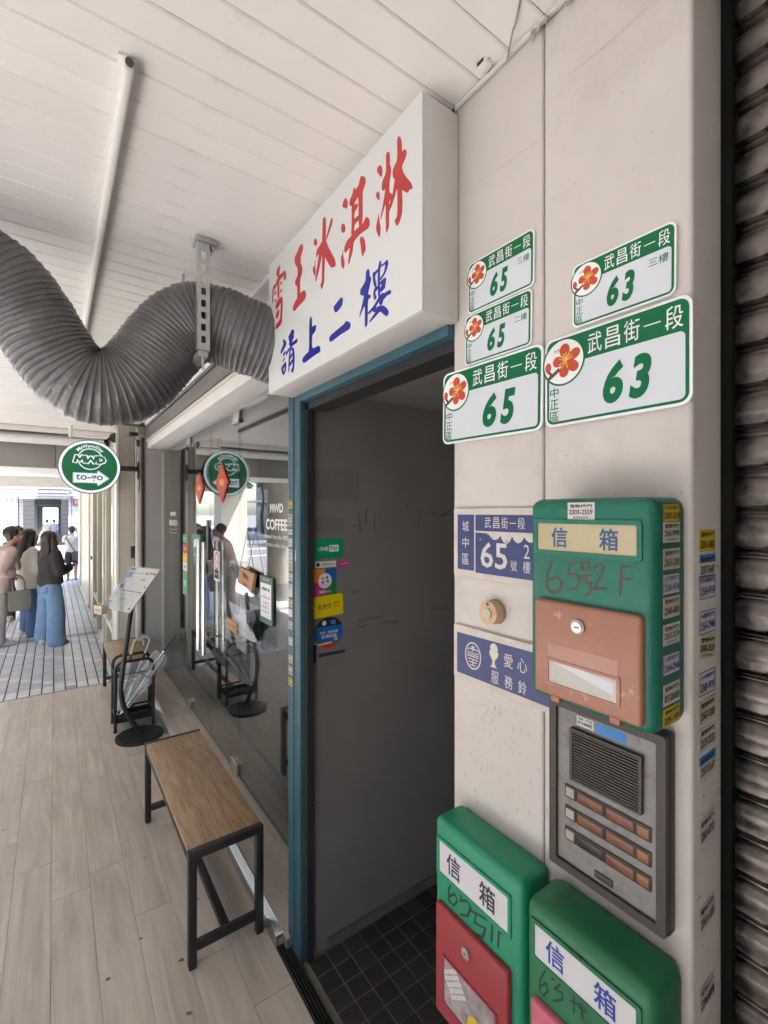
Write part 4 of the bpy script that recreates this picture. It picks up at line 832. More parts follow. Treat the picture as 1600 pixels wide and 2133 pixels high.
bm = B(); ringpoly(bm, fd.rot(0, 0, -dh * .13), rrect(dw * .76, dh * .44, .003), rrect(dw * .70, dh * .40, .002), -.001, .002); obj('window_frame', bm, m_mred, d)
flat('window', fd.rot(0, 0, -dh * .13), rrect(dw * .71, dh * .41, .001), -.001, .0005, m_pap, d)
bm = B()
for a in range(5):
    for b in range(5): poly(bm, fd.rot(38, -dw * .22, -dh * .06), rrect(.0085, .0085, .001, 1) if 0 else [(a * .0105 - .024, b * .0105 - .03), (a * .0105 - .016, b * .0105 - .03), (a * .0105 - .016, b * .0105 - .022), (a * .0105 - .024, b * .0105 - .022)], .0005, .0008)
obj('flyer_pattern', bm, m_lblw, d)
bm = B(); ringpoly(bm, fd.rot(0, dw * .10, -dh * .26), ell(0, 0, .022, .024, 24), ell(.002, -.003, .013, .014, 24), .0005, .0010); obj('flyer_print', bm, m_st['y'], d)
strokes(onX(X2, 0, 0), hand([[(942, 1832), (935, 1855), (936, 1876), (946, 1886), (954, 1876), (948, 1862), (938, 1866)], [(982, 1862), (962, 1852), (960, 1876), (974, 1876), (981, 1890), (975, 1908), (960, 1904)], [(988, 1862), (1010, 1874), (1008, 1896), (987, 1884), (988, 1862)], [(981, 1896), (1017, 1916)], [(992, 1906), (989, 1922), (1012, 1934), (1006, 1952), (994, 1946)], [(1028, 1898), (1024, 1960)], [(1042, 1912), (1038, 1972)], [(1042, 1912), (1062, 1922)], [(1040, 1940), (1058, 1950)]], X2), .0048, M('marker_grey', (.012, .045, .035), .7), t)
# the letterbox of 63
X3 = .68
t, fr, w, h = letterbox(.309, .530, .648, 1.043, X3, m_mb3, None, 'deep green letterbox with pink door under the intercom', None, None, .022)
label_slot(t, fr, X3, 1108, 1338, 1906, 1990, m_mb3, m_lblw, ink(.01, .06, .32), dx=-.02)
yl, yr, zt, zb = rectX(1104, 1330, 2076, 2140, X3 - .012); zb = zt - .20
d = bx('door', X3 - .013, X3 + .004, yr, yl, zb, zt, m_mpk, t, .006, 3)
strokes(onX(X3, 0, 0), hand([[(1142, 2012), (1126, 2040), (1124, 2062), (1132, 2074), (1142, 2064), (1138, 2048), (1126, 2054)], [(1150, 2040), (1162, 2034), (1170, 2048), (1156, 2060), (1172, 2068), (1172, 2082), (1154, 2084)], [(1196, 2074), (1196, 2110)], [(1188, 2084), (1206, 2092)], [(1210, 2076), (1214, 2120)], [(1206, 2098), (1222, 2108)]], X3), .0032, MATS['marker_grey'], t)

# ------------------------------------------------------------------ intercom
m_icf = M('intercom_frame', (.055, .048, .041), .5, metal=.2, var=.18, dirt=(.05, .04, .035), dcov=.6, dscale=16); m_icp = M('intercom_plate', (.215, .208, .202), .5, metal=.35, var=.12, scale=60, dirt=(.12, .105, .09), dcov=.52, dscale=24, dsoft=.2)
m_amb = M('amber_window', (.165, .062, .028), .35, var=.3, scale=30); m_icb = M('intercom_brown', (.04, .03, .025), .5, var=.15)
ic = thing('intercom', 'grimy grey intercom panel with speaker grille and amber name windows', 'intercom', (PX, .425, 1.08))
iy0, iy1, iz0, iz1 = .328, .523, 1.080, 1.378; IX = .755
bx('back_box', IX + .003, PX - .0003, iy0 - .004, iy1 + .004, iz0 - .004, iz1 + .004, m_icb, ic, .003)
bm = B(); ringpoly(bm, onX(IX, (iy0 + iy1) / 2, (iz0 + iz1) / 2), rrect(iy1 - iy0 + .006, iz1 - iz0 + .006, .004), rrect(iy1 - iy0 - .022, iz1 - iz0 - .022, .003), -.004, .007); obj('rim', bm, m_icf, ic)
bx('face_plate', IX - .001, IX + .0028, iy0 + .0113, iy1 - .0113, iz0 + .0113, iz1 - .0113, m_icp, ic)
gy1, gy0 = W(1188, 1560, X=IX - .006).y, W(1338, 1560, X=IX - .006).y; gz1, gz0 = 1.338, 1.246
fg = onX(IX - .001, (gy0 + gy1) / 2, (gz0 + gz1) / 2); bm = B(); ringpoly(bm, fg, rrect(gy1 - gy0, gz1 - gz0, .002), rrect(gy1 - gy0 - .010, gz1 - gz0 - .008, .001), -.001, .008); gr = obj('speaker_grille', bm, m_icf, ic)
bx('grille_back', IX - .003, IX - .0011, gy0 + .003, gy1 - .003, gz0 + .003, gz1 - .003, m_blackp, gr)
for k in range(17):
    z = gz0 + .0065 + k * (gz1 - gz0 - .013) / 16; bx('grille_slat', IX - .008, IX - .0032, gy0 + .0045, gy1 - .0045, z - .0013, z + .0013, m_icf, gr)
for r in range(3):
    z = 1.220 - .038 * r
    def yy(u): return W(u, 1650, X=IX - .003).y
    for u0, u1, mm, nm in ((1179, 1198, M('button_ivory', (.36, .33, .28), .5, var=.12), 'call_button'), (1204, 1257, m_amb if r < 2 else m_blackp, 'name_window'), (1263, 1322, m_amb, 'name_window'), (1327, 1354, M('amber_button', (.25, .105, .04), .35, var=.2), 'call_button')):
        y1, y0 = yy(u0), yy(u1); bx(nm + '_frame', IX - .004, IX - .0012, y0 - .002, y1 + .002, z - .0115, z + .0115, m_icb, ic, .001); bx(nm, IX - .0055, IX - .0042, y0 + .001, y1 - .001, z - .008, z + .008, mm, ic, .0008)
bx('maker_plate', IX - .0035, IX - .0012, W(1278, 1800, X=IX).y, W(1240, 1800, X=IX).y, 1.098, 1.110, m_icb, ic, .001)
for u0, u1, kind, ln, nm in ((1197, 1232, 'w', '電鎖・對講', '0911430292'), (1238, 1300, 'b', '電鎖對講機修理', None)):
    y1, y0 = W(u0, 1500, X=IX - .008).y, W(u1, 1500, X=IX - .008).y; sticker(onX(IX - .0012, (y0 + y1) / 2, 1.353), y1 - y0, .0165, kind, nm, ic, ln if nm else None)

# ------------------------------------------------------------------ stickers on the teal jamb and in the corridor
for i, (v, kind, num, kw) in enumerate(((1051, 'y', '2381-6881', {}), (1073, 'p', '2307', dict(head='g')), (1088, 'l', '2363-1200', {}), (1106, 'w', '2307-5647', dict(head='b')), (1131, 'w', '2368-4934', dict(ink=m_inkb)), (1148, 'w', '2309-8870', dict(head='b')), (1166, 'w', '2364-2948', dict(ink=m_inkb)),
    (1183, 'l', '2303-2559', {}), (1204, 'w', '2375-2333', {}), (1221, 'w', '2307-5647', dict(head='b')), (1238, 'p', None, dict(line1=None)), (1260, 'l', '2363-1200', {}), (1280, 'p', None, dict(line1=None)), (1306, 'p', '2375-2333', {}), (1340, 'w', '0917-200', {}), (1378, 'l', '2363-1200', {}), (1402, 'l', '2368-680', {}), (1426, 'y', '2595-1499', {}))):
    p = W(613, v, X=.7615); sticker(onX(.7617, 1.711, p.z), .036, .030, kind, num, fr_, tilt=random.uniform(-3, 3), **kw)
sticker(onX(.7648, 1.672, W(623, 1160, X=.761).z), .009, .040, 'w', None, fr_, '維修', ink=m_inkb)
def on_wall(u0, u1, v0, v1):
    a = W((u0 + u1) / 2, (v0 + v1) / 2, Y=WY - .0003); w = W(u1, v0, Y=WY).x - W(u0, v0, Y=WY).x; h = W((u0 + u1) / 2, v0, Y=WY).z - W((u0 + u1) / 2, v1, Y=WY).z
    return onY(a.x, WY - .0003, a.z), w, h
m_lg = M('pay_green', (.0, .30, .12), .35); m_mag = M('pay_magenta', (.55, .03, .22), .4); m_or = M('pay_orange', (.75, .25, .03), .4); m_bl = M('pay_blue', (.01, .12, .42), .4); m_gn = M('pay_leaf', (.02, .20, .05), .4); m_yl = M('pay_yellow', (.72, .56, .0), .4); m_rd = M('pay_red', (.55, .03, .02), .4); m_pwh = M('pay_white', (.72, .72, .72), .4)
f, w, h = on_wall(653, 715, 1122, 1163); s = flat('pay_sticker', f, rrect(w, h, h * .12), 0, .0005, m_lg, cw); text(f, 'LINE', -w * .17, 0, w * .34, h * .20, m_pwh, s, .0008, bold=.03)
flat('pay_badge', f.rot(0, w * .19, 0), rrect(w * .32, h * .34, .001), .0005, .0008, m_pwh, s); text(f, 'Pay', w * .19, 0, w * .25, h * .24, m_lg, s, .0011, bold=.012)
f, w, h = on_wall(657, 700, 1169, 1182); s = flat('pay_sticker', f, rrect(w, h, .001), 0, .0005, m_pwh, cw); text(f, '悠遊Wallet', w * .12, 0, w * .66, h * .5, m_ink, s, .0008); flat('pay_badge', f.rot(0, -w * .37, 0), rrect(w * .15, h * .6, .001), .0005, .0008, m_ink, s)
f, w, h = on_wall(703, 728, 1168, 1180); s = flat('pay_sticker', f, rrect(w, h, .0006), 0, .0005, m_mag, cw); text(f, 'icash Pay', w * .08, 0, w * .62, h * .34, m_pwh, s, .0008)
f, w, h = on_wall(653, 701, 1185, 1240); s = flat('pay_sticker', f, rrect(w, h, .001), 0, .0004, m_mag, cw)
for k, (a, b, mm) in enumerate(((-.5, 0, m_or), (0, 0, m_bl), (0, -.5, m_gn))): flat('colour_quarter', f, [(a * w + .0003, b * h + (.0 if b == 0 else .0003)), ((a + .5) * w - .0003, b * h), ((a + .5) * w - .0003, (b + .5) * h), (a * w + .0003, (b + .5) * h)], .0004, .0006, mm, s)
flat('emblem_disc', f, ell(0, h * .05, w * .29, w * .29), .0006, .0009, m_pwh, s)
for a, mm in ((50, m_bl), (140, m_or), (225, m_mag), (330, m_gn)):
    c = (math.cos(R(a)) * w * .13, h * .08 + math.sin(R(a)) * w * .11); flat('emblem_leaf', f.rot(a, *c), [(-w * .06, -w * .035), (w * .07, -w * .05), (w * .05, w * .055), (-w * .05, w * .03)], .0009, .0011, mm, s)
text(f, '台灣Pay', 0, -h * .11, w * .34, h * .05, m_ink, s, .0012); text(f, '推薦好店', 0, -h * .36, w * .5, h * .09, m_pwh, s, .0010, bold=.01)
f, w, h = on_wall(653, 715, 1240, 1284); f = f.rot(2.5); s = flat('pay_sticker', f, rrect(w, h, h * .08), 0, .0005, m_yl, cw); text(f, '全支付', -w * .13, 0, w * .46, h * .26, m_ink, s, .0008, bold=.012); text(f, 'pxpay', w * .28, h * .08, w * .24, h * .12, m_ink, s, .0008, shear=.2); text(f, 'plus', w * .26, -h * .06, w * .18, h * .12, m_ink, s, .0008, shear=.2)
f, w, h = on_wall(655, 715, 1285, 1350); s = flat('pay_sticker', f, ell(0, 0, w / 2, h / 2, 40), 0, .0004, m_bl, cw)
def seg(a0, a1): return [(w / 2 * math.cos(R(a)), h / 2 * math.sin(R(a))) for a in range(a0, a1 + 1, 6)]
flat('round_top', f, seg(24, 156), .0004, .0006, m_ink, s); flat('round_bottom', f, seg(228, 312), .0004, .0006, m_rd, s); flat('round_band', f, [(-w * .36, -h * .37), (w * .12, -h * .34), (w * .12, -h * .29), (-w * .40, -h * .32)], .0006, .0008, m_yl, s)
flat('round_dot', f, ell(-w * .16, h * .32, w * .075, w * .075, 16), .0006, .0009, m_pwh, s); flat('round_dot', f, rrect(w * .15, h * .12, .001) if 0 else [(w * .07, h * .26), (w * .23, h * .26), (w * .23, h * .38), (w * .07, h * .38)], .0006, .0009, M('tag_blue', (.05, .25, .6), .4), s); flat('round_dot', f, ell(w * .25, -h * .22, w * .07, w * .07, 16), .0004, .0010, m_or, s); flat('round_dot', f, ell(-w * .36, h * .13, w * .06, w * .06, 16), .0004, .0010, m_gn, s)
text(f, '支持・就是鼓勵', 0, h * .02, w * .62, h * .085, m_pwh, s, .0009, bold=.006); text(f, '在地好店', 0, -h * .11, w * .54, h * .12, m_pwh, s, .0009, bold=.012)
# ------------------------------------------------------------------ flexible duct, hanger, ceiling batten
def m_duct_make():
    m = M('duct_vinyl', (.125, .125, .128), .30, var=.2, scale=9, bump=.9, bscale=55, dirt=(.15, .145, .14), dcov=.62, dscale=16, dsoft=.1); return m
dpath = [(-2.6, 1.98, 2.50), (-2.0, 1.97, 2.42), (-1.3, 1.95, 2.36), (-.85, 1.93, 2.25), (-.55, 1.92, 2.30), (-.40, 1.91, 2.425), (-.25, 1.905, 2.50), (-.135, 1.90, 2.455), (-.062, 1.90, 2.362), (.0, 1.895, 2.25), (.065, 1.89, 2.172), (.14, 1.885, 2.152), (.215, 1.88, 2.178), (.275, 1.875, 2.245), (.33, 1.87, 2.33), (.385, 1.86, 2.40), (.45, 1.845, 2.436), (.53, 1.815, 2.428), (.62, 1.785, 2.40), (.72, 1.77, 2.375), (.86, 1.765, 2.355)]
raw = spline(dpath, 14); acc = [0.0]
for a, b in zip(raw, raw[1:]): acc.append(acc[-1] + (b - a).length)
def at_len(s):
    import bisect
    i = min(max(bisect.bisect(acc, s) - 1, 0), len(raw) - 2); t = (s - acc[i]) / max(1e-6, acc[i + 1] - acc[i]); return raw[i].lerp(raw[i + 1], t)
PITCH, PER = .0172, 5; N = int(acc[-1] / PITCH * PER); rings = []
for k in range(N + 1):
    s = acc[-1] * k / N; p = at_len(s); tan = at_len(min(s + .03, acc[-1])) - at_len(max(s - .03, 0)); ph = (k % PER) / PER
    x_ = p.x; base_r = .121 if x_ < 0 else (.121 + .017 * min(1, x_ / .42)); r0 = base_r + .0075 * (1.0 if ph == 0 else (.30 if abs(ph - .5) < .35 else 0)) * (.8 + .5 * noise.noise(Vector((s * 31, 1, 2))))
    ring = ring_pts(p, tan, r0, 40, up=Vector((0, 1, 0)))
    ring = [q + (q - p).normalized() * (.006 * noise.noise(q * 24) + .004 * noise.noise(q * 60)) * (1 - abs(2 * ph - 1) * .6) for q in ring]
    rings.append(ring)
du = thing('flexible_duct', 'thick dark grey corrugated flexible duct sagging in a loop under the ceiling', 'duct', (.14, 1.88, 2.0))
obj('hose', loft(B(), rings, cap=False), m_duct_make(), du, smooth=70)
tube_collar = bx('wall_collar', .776, .83, 1.60, 1.711, 2.26, 2.50, m_galv, None) if 0 else None
hg = thing('duct_hanger', 'galvanised slotted steel channel hanging the duct from the ceiling', 'bracket', (.49, 1.70, CZ))
hp = W(424, 700, Y=1.69); hx0, hx1 = hp.x - .021, hp.x + .021
bm = B()
sl = [2.31 + .042 * k for k in range(8)]; zs = sorted([2.285, CZ - .02] + [q for s in sl for q in (s, s + .024)])
for i, (a, b) in enumerate(zip(zs, zs[1:])):
    solid = not any(abs(a - s) < 1e-6 for s in sl)
    if solid: box(bm, hx0, hx1, 1.688, 1.6905, a, b)
    else: box(bm, hx0, hx0 + .013, 1.688, 1.6905, a, b); box(bm, hx1 - .013, hx1, 1.688, 1.6905, a, b)
box(bm, hx0, hx0 + .0025, 1.6907, 1.711, 2.285, CZ - .02); box(bm, hx1 - .0025, hx1, 1.6907, 1.711, 2.285, CZ - .02); obj('slotted_channel', bm, m_galv, hg)
bx('ceiling_foot', hx0 - .006, hx1 + .022, 1.682, 1.745, CZ - .02, CZ - .001, m_galv, hg, .002)
for q in (1.70, 1.73): cy('bolt', (hx1 + .011, q, CZ - .034), (hx1 + .011, q, CZ - .0205), .007, m_galv, hg, 6)
bx('cross_arm', hx0 + .004, hx1 - .004, 1.6915, 2.02, 2.262, 2.284, m_galv, hg, .002)
tb('threaded_rod', [(hp.x, 2.0, 2.284), (hp.x, 2.0, CZ - .001)], .005, m_galv, hg, 8, up=Vector((0, 1, 0))); tb('threaded_rod', [(hp.x, 1.70, 2.22), (hp.x, 1.70, 2.30)], .004, m_galv, hg, 8, up=Vector((0, 1, 0)))
bt0, bt1 = W(262, 152, Z=CZ), W(192, 640, Z=CZ - .02)
ba = thing('conduit_batten', 'white plastic conduit batten running along the ceiling past the duct', 'batten', (.125, 1.1, CZ))
ba_x = .128; bx('cover', ba_x - .010, ba_x + .011, 1.105, 5.5, CZ - .036, CZ - .002, m_white, ba, .007, 3); bx('base', ba_x - .019, ba_x + .019, 1.11, 5.5, CZ - .006, CZ - .0015, m_white, ba)
cy('end_cap', (ba_x + .001, 1.098, CZ - .020), (ba_x + .001, 1.1045, CZ - .020), .008, M('cap_dark', (.07, .06, .05), .8), ba, 12)
# broken clamp and cable at the ceiling edge
cl = thing('cable_clamp', 'broken white cable clamp with wires hanging at the ceiling edge above the plates', 'clamp', tuple(W(1012, 130, X=.76)))
c = W(1010, 132, X=.752); bx('clip', c.x - .012, c.x + .012, c.y - .012, c.y + .014, c.z - .010, c.z + .012, m_white, cl, .003); bx('clip_mouth', c.x - .0135, c.x - .0122, c.y - .008, c.y + .010, c.z - .007, c.z + .006, m_blackp, cl)
tb('wire', spline([(c.x, c.y - .01, c.z), (c.x - .01, c.y - .05, c.z + .012), (c.x + .002, c.y - .10, c.z + .005), (c.x + .005, c.y - .16, c.z + .012)]), .0022, M('wire_grey', (.30, .28, .26), .6), cl, 6)
p, q = W(1057, 122, X=.768), W(1084, 0, Z=CZ - .003); tb('ceiling_wire', spline([p, p.lerp(q, .5) + Vector((-.002, 0, -.001)), q, q + Vector((-.25, -.3, 0))]), .0018, MATS['wire_grey'], cl, 6)

# ------------------------------------------------------------------ benches
def bench(label, x0, y0, L=1.04, Wd=.290, H=.44):
    t = thing('bench', label, 'bench', (x0 + Wd / 2, y0 + L / 2, 0), 'oak and black steel benches'); k = .030
    bx('seat', x0 + .004, x0 + Wd - .004, y0 + k + .001, y0 + L - k - .001, H - .020, H + .001, m_oak, t, .0015)
    for y in (y0, y0 + L - k):
        for x in (x0, x0 + Wd - k): bx('leg', x, x + k, y, y + k, .006, H - k - .0005, m_black, t, .0025)
        for x in (x0, x0 + Wd - k): bx('foot_pad', x + .003, x + k - .003, y + .003, y + k - .003, 0, .0058, m_blackp, t)
        bx('end_rail', x0, x0 + Wd, y, y + k, H - k, H, m_black, t, .0025); bx('lower_rail', x0 + k + .0005, x0 + Wd - k - .0005, y + .002, y + k - .002, .062, .092, m_black, t, .0025)
    for x in (x0 + .002, x0 + Wd - .022): bx('side_rail', x, x + .02, y0 + k + .0005, y0 + L - k - .0005, H - .045, H - .0205, m_black, t, .002)
    bx('stretcher', x0 + Wd / 2 - .015, x0 + Wd / 2 + .015, y0 + k + .0005, y0 + L - k - .0005, .063, .091, m_black, t, .002)
bench('oak topped black steel bench in front of the glass doors', .411, 1.838)
bench('oak topped black steel bench beyond the umbrella stand', .395, 4.36, 1.0)

# ------------------------------------------------------------------ menu stand
ms = thing('menu_stand', 'black curved menu stand with tilted printed menu on a round base', 'menu stand', tuple(W(291, 1534, Z=0)))
b0 = W(291, 1534, Z=0); cy('base', (b0.x, b0.y, 0), (b0.x, b0.y, .016), .165, m_black, ms, 48); cy('base_dome', (b0.x, b0.y, .0162), (b0.x, b0.y, .022), .150, m_black, ms, 48)
pp = [W(u, v, Y=y) for u, v, y in ((292, 1522, 4.04), (281, 1511, 4.04), (262, 1481, 4.05), (252, 1444, 4.06), (253.5, 1414, 4.07), (261, 1360, 4.09), (269, 1300, 4.11), (275, 1258, 4.13))]
pp = [Vector((b0.x, b0.y, .02))] + pp; tb('pole', spline(pp, 6), .017, m_black, ms, 12, up=Vector((0, 1, 0)))
C0 = Vector((0, 0, CAM_H)) + Vector((SY + CY * ((273 - 800) / FPX), CY - SY * ((273 - 800) / FPX), (1066.5 - 1226) / FPX)) * 3.7
Rv = Vector((CY, -SY, 0)) * .33 + Vector((SY, CY, 0)) * -.20; Uv = Vector((CY, -SY, 0)) * .122 + Vector((SY, CY, 0)) * .215 + Vector((0, 0, .30))
bw, bh = Rv.length, Uv.length; fm = Fr(C0, Rv, Uv - Rv * (Uv.dot(Rv) / Rv.dot(Rv)))
m_sheet = M('menu_paper', (.66, .65, .62), .35, var=.03)
bd = flat('board', fm, rrect(bw, bh, .006), -.006, 0, M('board_back', (.45, .44, .43), .4), ms)
flat('menu_sheet', fm, [(-bw * .49, -bh * .49), (bw * .49, -bh * .49), (bw * .49, bh * .49), (-bw * .49, bh * .49)], 0, .001, m_sheet, bd)
flat('menu_side', fm, [(-bw * .485, -bh * .485), (-bw * .27, -bh * .485), (-bw * .27, bh * .47), (-bw * .485, bh * .47)], .001, .0014, M('menu_tint', (.42, .56, .62), .4), bd)
flat('menu_header', fm, [(-bw * .48, bh * .42), (-bw * .30, bh * .42), (-bw * .30, bh * .475), (-bw * .48, bh * .475)], .0014, .0018, M('menu_green', (.03, .16, .09), .4), bd)
flat('menu_header', fm, [(-bw * .47, bh * .24), (-bw * .29, bh * .24), (-bw * .29, bh * .38), (-bw * .47, bh * .38)], .0014, .0018, M('menu_blue', (.06, .17, .32), .4), bd)
m_food = M('menu_food', (.42, .13, .04), .5, var=.6, scale=60); bm = B()
for x, y, r in [(-.22 + .085 * i, .36, .028) for i in range(4)] + [(.18, .37, .05), (.30, .38, .04), (.38, .38, .035), (.45, .37, .035), (.42, .06, .035), (.44, -.10, .02), (.40, -.42, .04), (-.38, .02, .07), (-.36, -.16, .03), (-.42, -.33, .03), (-.34, -.34, .03)]: poly(bm, fm, [(a, b) for a, b in ell(x * bw, y * bh, r * bw, r * bw * .8, 9)], .0014, .0019)
obj('menu_pictures', bm, m_food, bd)
ln = []
for cx_ in (-.20, -.10, .0, .12, .24, .36):
    for k in range(21):
        y = .27 - .036 * k
        if abs(y + .06) < .03 or (cx_ > .3 and k % 3 == 0): continue
        ln.append([((cx_ - .035) * bw, y * bh), ((cx_ + random.uniform(.0, .03)) * bw, y * bh)])
strokes(fm, ln, .0028, M('menu_text', (.17, .16, .16), .6), bd, 'menu_text', .0014)
strokes(fm, [[(-.24 * bw, -.06 * bh), (.44 * bw, -.06 * bh)], [(.12 * bw, .22 * bh), (.26 * bw, .22 * bh)], [(-.12 * bw, -.24 * bh), (.10 * bw, -.24 * bh)]], .007, MATS['menu_green'], bd, 'menu_heading', .0014)
cp = flat('clear_cover', fm, rrect(bw * 1.02, bh * 1.04, .006), .004, .0055, m_acryl, bd)
hl = thing('card_holder', 'small beige card box clipped at the lower corner of the menu board', 'card box', tuple(fm.p(-bw * .44, -bh * .55)))
fh = Fr(fm.p(-bw * .40, -bh * .56, .02), fm.r, Vector((0, 0, 1))); m_card = M('card_beige', (.58, .47, .36), .6, var=.06)
flat('tray', fh, [(-.055, -.032), (.055, -.032), (.055, .032), (-.055, .032)], -.022, .022, m_card, hl); text(fh, '自取名片', .005, .0, .07, .014, m_ink, hl, .0232)

# ------------------------------------------------------------------ umbrella rack and umbrellas
rk = thing('umbrella_rack', 'black tubular umbrella rack standing behind the menu stand', 'umbrella rack', (.53, 4.30, 0))
x0, x1, ya, yb, rt = .391, .660, 4.17, 4.37, .0115
for y in (ya, yb):
    pts = [(x0, y, 0.0), (x0, y, .48)] + [(x0 + .06 - .06 * math.cos(R(a)), y, .48 + .06 * math.sin(R(a))) for a in range(15, 91, 15)] + [(x1 - .06 + .06 * math.sin(R(a)), y, .48 + .06 * math.cos(R(a))) for a in range(0, 91, 15)] + [(x1, y, 0.0)]
    tb('hoop', pts, rt, m_black, rk, 10, up=Vector((0, 1, 0)))
    for x in (x0, x1): cy('foot', (x, y, 0), (x, y, .012), .015, m_blackp, rk, 12)
for z in (.12, .44):
    for x in (x0, x1): tb('side_bar', [(x, ya, z), (x, yb, z)], .006, m_black, rk, 8)
    for y in (ya, yb): tb('cross_bar', [(x0, y, z), (x1, y, z)], .0035 if z > .2 else .008, m_black, rk, 8)
bm = B(); box(bm, x0 + .012, x1 - .012, ya + .008, yb - .008, .062, .068); box(bm, x0 + .012, x0 + .017, ya + .008, yb - .008, .068, .10); box(bm, x1 - .017, x1 - .012, ya + .008, yb - .008, .068, .10); box(bm, x0 + .017, x1 - .017, ya + .008, ya + .013, .068, .10); box(bm, x0 + .017, x1 - .017, yb - .013, yb - .008, .068, .10)
obj('drip_tray', bm, m_black, rk)
def m_vinyl():
    if 'clear_vinyl' in MATS: return MATS['clear_vinyl']
    m, n, l, p = nt('clear_vinyl'); out = n['Material Output']; p.inputs['Base Color'].default_value = (.62, .63, .64, 1); p.inputs['Roughness'].default_value = .18
    tr = n.new('ShaderNodeBsdfTransparent'); mx = n.new('ShaderNodeMixShader'); nz = n.new('ShaderNodeTexNoise'); nz.inputs['Scale'].default_value = 26; rr = n.new('ShaderNodeMapRange'); rr.inputs['To Min'].default_value = .18; rr.inputs['To Max'].default_value = .75
    l.new(nz.outputs['Fac'], rr.inputs['Value']); l.new(rr.outputs[0], mx.inputs[0]); l.new(tr.outputs[0], mx.inputs[1]); l.new(p.outputs[0], mx.inputs[2]); l.new(mx.outputs[0], out.inputs['Surface']); MATS['clear_vinyl'] = m; return m
def umbrella(label, tip, top, hook_dir, hm, flare=1.0, cut=.0):
    tip, top = Vector(tip), Vector(top); ax = (top - tip).normalized(); L = (top - tip).length
    t = thing('umbrella', label, 'umbrella', tip, 'clear vinyl umbrellas in the rack')
    tb('shaft', [tip, top], .005, m_steel, t, 8, up=Vector((0, 1, 0)))
    hd = (Vector(hook_dir) - ax * Vector(hook_dir).dot(ax)).normalized(); rr = .038
    pts = [top - ax * .03, top + ax * .06] + [top + ax * .06 + hd * (rr - rr * math.cos(R(a))) + ax * rr * math.sin(R(a)) for a in range(20, 201, 20)]
    tb('handle', pts, .0085, hm, t, 10, up=Vector((.3, 1, .2))); cy('runner', top - ax * .07, top - ax * .03, .010, m_blackp, t, 10)
    rings = []
    for k in range(15):
        f = k / 14; c = tip + ax * (L * (.06 + f * .80)); rr_ = (.011 + .032 * math.sin(min(1, f * 1.08) * 1.9) ** 1.3) * flare * (1.0 if f < .96 else .7)
        a0 = ax.cross(Vector((0, 1, 0))).normalized(); b0_ = a0.cross(ax); ring = []
        for j in range(32):
            th = 2 * math.pi * j / 32; q = rr_ * (1 + .22 * math.cos(8 * th + f * 2.5) + .15 * noise.noise(Vector((math.cos(th) * 2, math.sin(th) * 2, f * 3 + tip.x * 9)))); ring.append(c + a0 * math.cos(th) * q + b0_ * math.sin(th) * q)
        rings.append(ring)
    obj('canopy', loft(B(), rings), m_vinyl(), t, smooth=50)
    tb('strap', [tip + ax * L * .55 + a0 * .045 * flare * math.cos(R(a)) + b0_ * .045 * flare * math.sin(R(a)) for a in range(0, 361, 30)], .003, m_blackp if hm is m_hblk else m_white, t, 6, up=ax)
m_hblk = M('handle_black', (.03, .032, .03), .3); m_hwht = M('handle_white', (.62, .62, .62), .3); m_hyel = M('handle_ivory', (.58, .54, .40), .3)
umbrella('clear umbrella with ivory crook handle, upright in the rack', (.415, 4.27, .10), tuple(W(275, 1355, Y=4.28)), (1, -.2, 0), m_hyel)
umbrella('clear umbrella with white crook handle leaning in the rack', (.43, 4.25, .10), tuple(W(305, 1353, Y=4.30)), (-1, .2, .3), m_hwht)
umbrella('fluffed clear umbrella with black crook handle leaning across the rack', (.42, 4.22, .10), tuple(W(352, 1340, Y=4.22)), (.7, -.5, .2), m_hblk, 1.45)

# ------------------------------------------------------------------ round to-go sign
tg = thing('round_sign', 'round lit green to-go sign with white rim on a wall arm', 'sign', (.72, 5.43, 2.165))
sc_ = Vector((.292, 5.43, 2.163)); r_ = .262; F0 = 5.39
cy('cabinet', (sc_.x, F0 + .0, sc_.z), (sc_.x, F0 + .085, sc_.z), r_, M('sign_navy', (.03, .03, .08), .4), tg, 56)
ft = onY(sc_.x, F0, sc_.z); m_tw = Mglow('sign_lit_white', (.86, .93, 1.0), .07, (.66, .72, .80)); m_tg = Mglow('sign_lit_green', (.012, .20, .075), .035, (.008, .125, .05))
flat('rim_light', ft, ell(0, 0, r_ * .975, r_ * .975, 56), 0, .001, m_tw, tg); gf = flat('green_face', ft, ell(0, 0, r_ * .885, r_ * .885, 56), .001, .002, m_tg, tg)
bm = B(); ringpoly(bm, ft, ell(0, .075, .105, .105, 40), ell(0, .075, .096, .096, 40), .002, .0026); obj('ring_mark', bm, m_tw, gf)
LT = [[(-.125, .045), (-.112, .098), (-.086, .060), (-.060, .098), (-.047, .045)], [(-.040, .098), (-.026, .045), (.004, .090), (.034, .045), (.048, .098)], [(.064, .045), (.064, .098), (.090, .097), (.110, .088), (.116, .072), (.110, .056), (.090, .046), (.064, .045)]]
strokes(ft, LT, .040, m_tw, gf, 'wordmark', .0032); strokes(ft, LT, .021, m_tg, gf, 'wordmark', .0040)
text(ft, 'MyWarmDay', 0, .0, .235, .040, m_tw, gf, .0036, bold=.02, bend=(.066, .134), name='wordmark')
ar = [(-.132, -.066), (.060, -.066), (.060, -.040), (.152, -.110), (.060, -.180), (.060, -.154), (-.132, -.154)]
def grow(pts, d): c = (.0, -.11); return [(c[0] + (x - c[0]) * (1 + d), c[1] + (y - c[1]) * (1 + d * 1.7)) for x, y in pts]
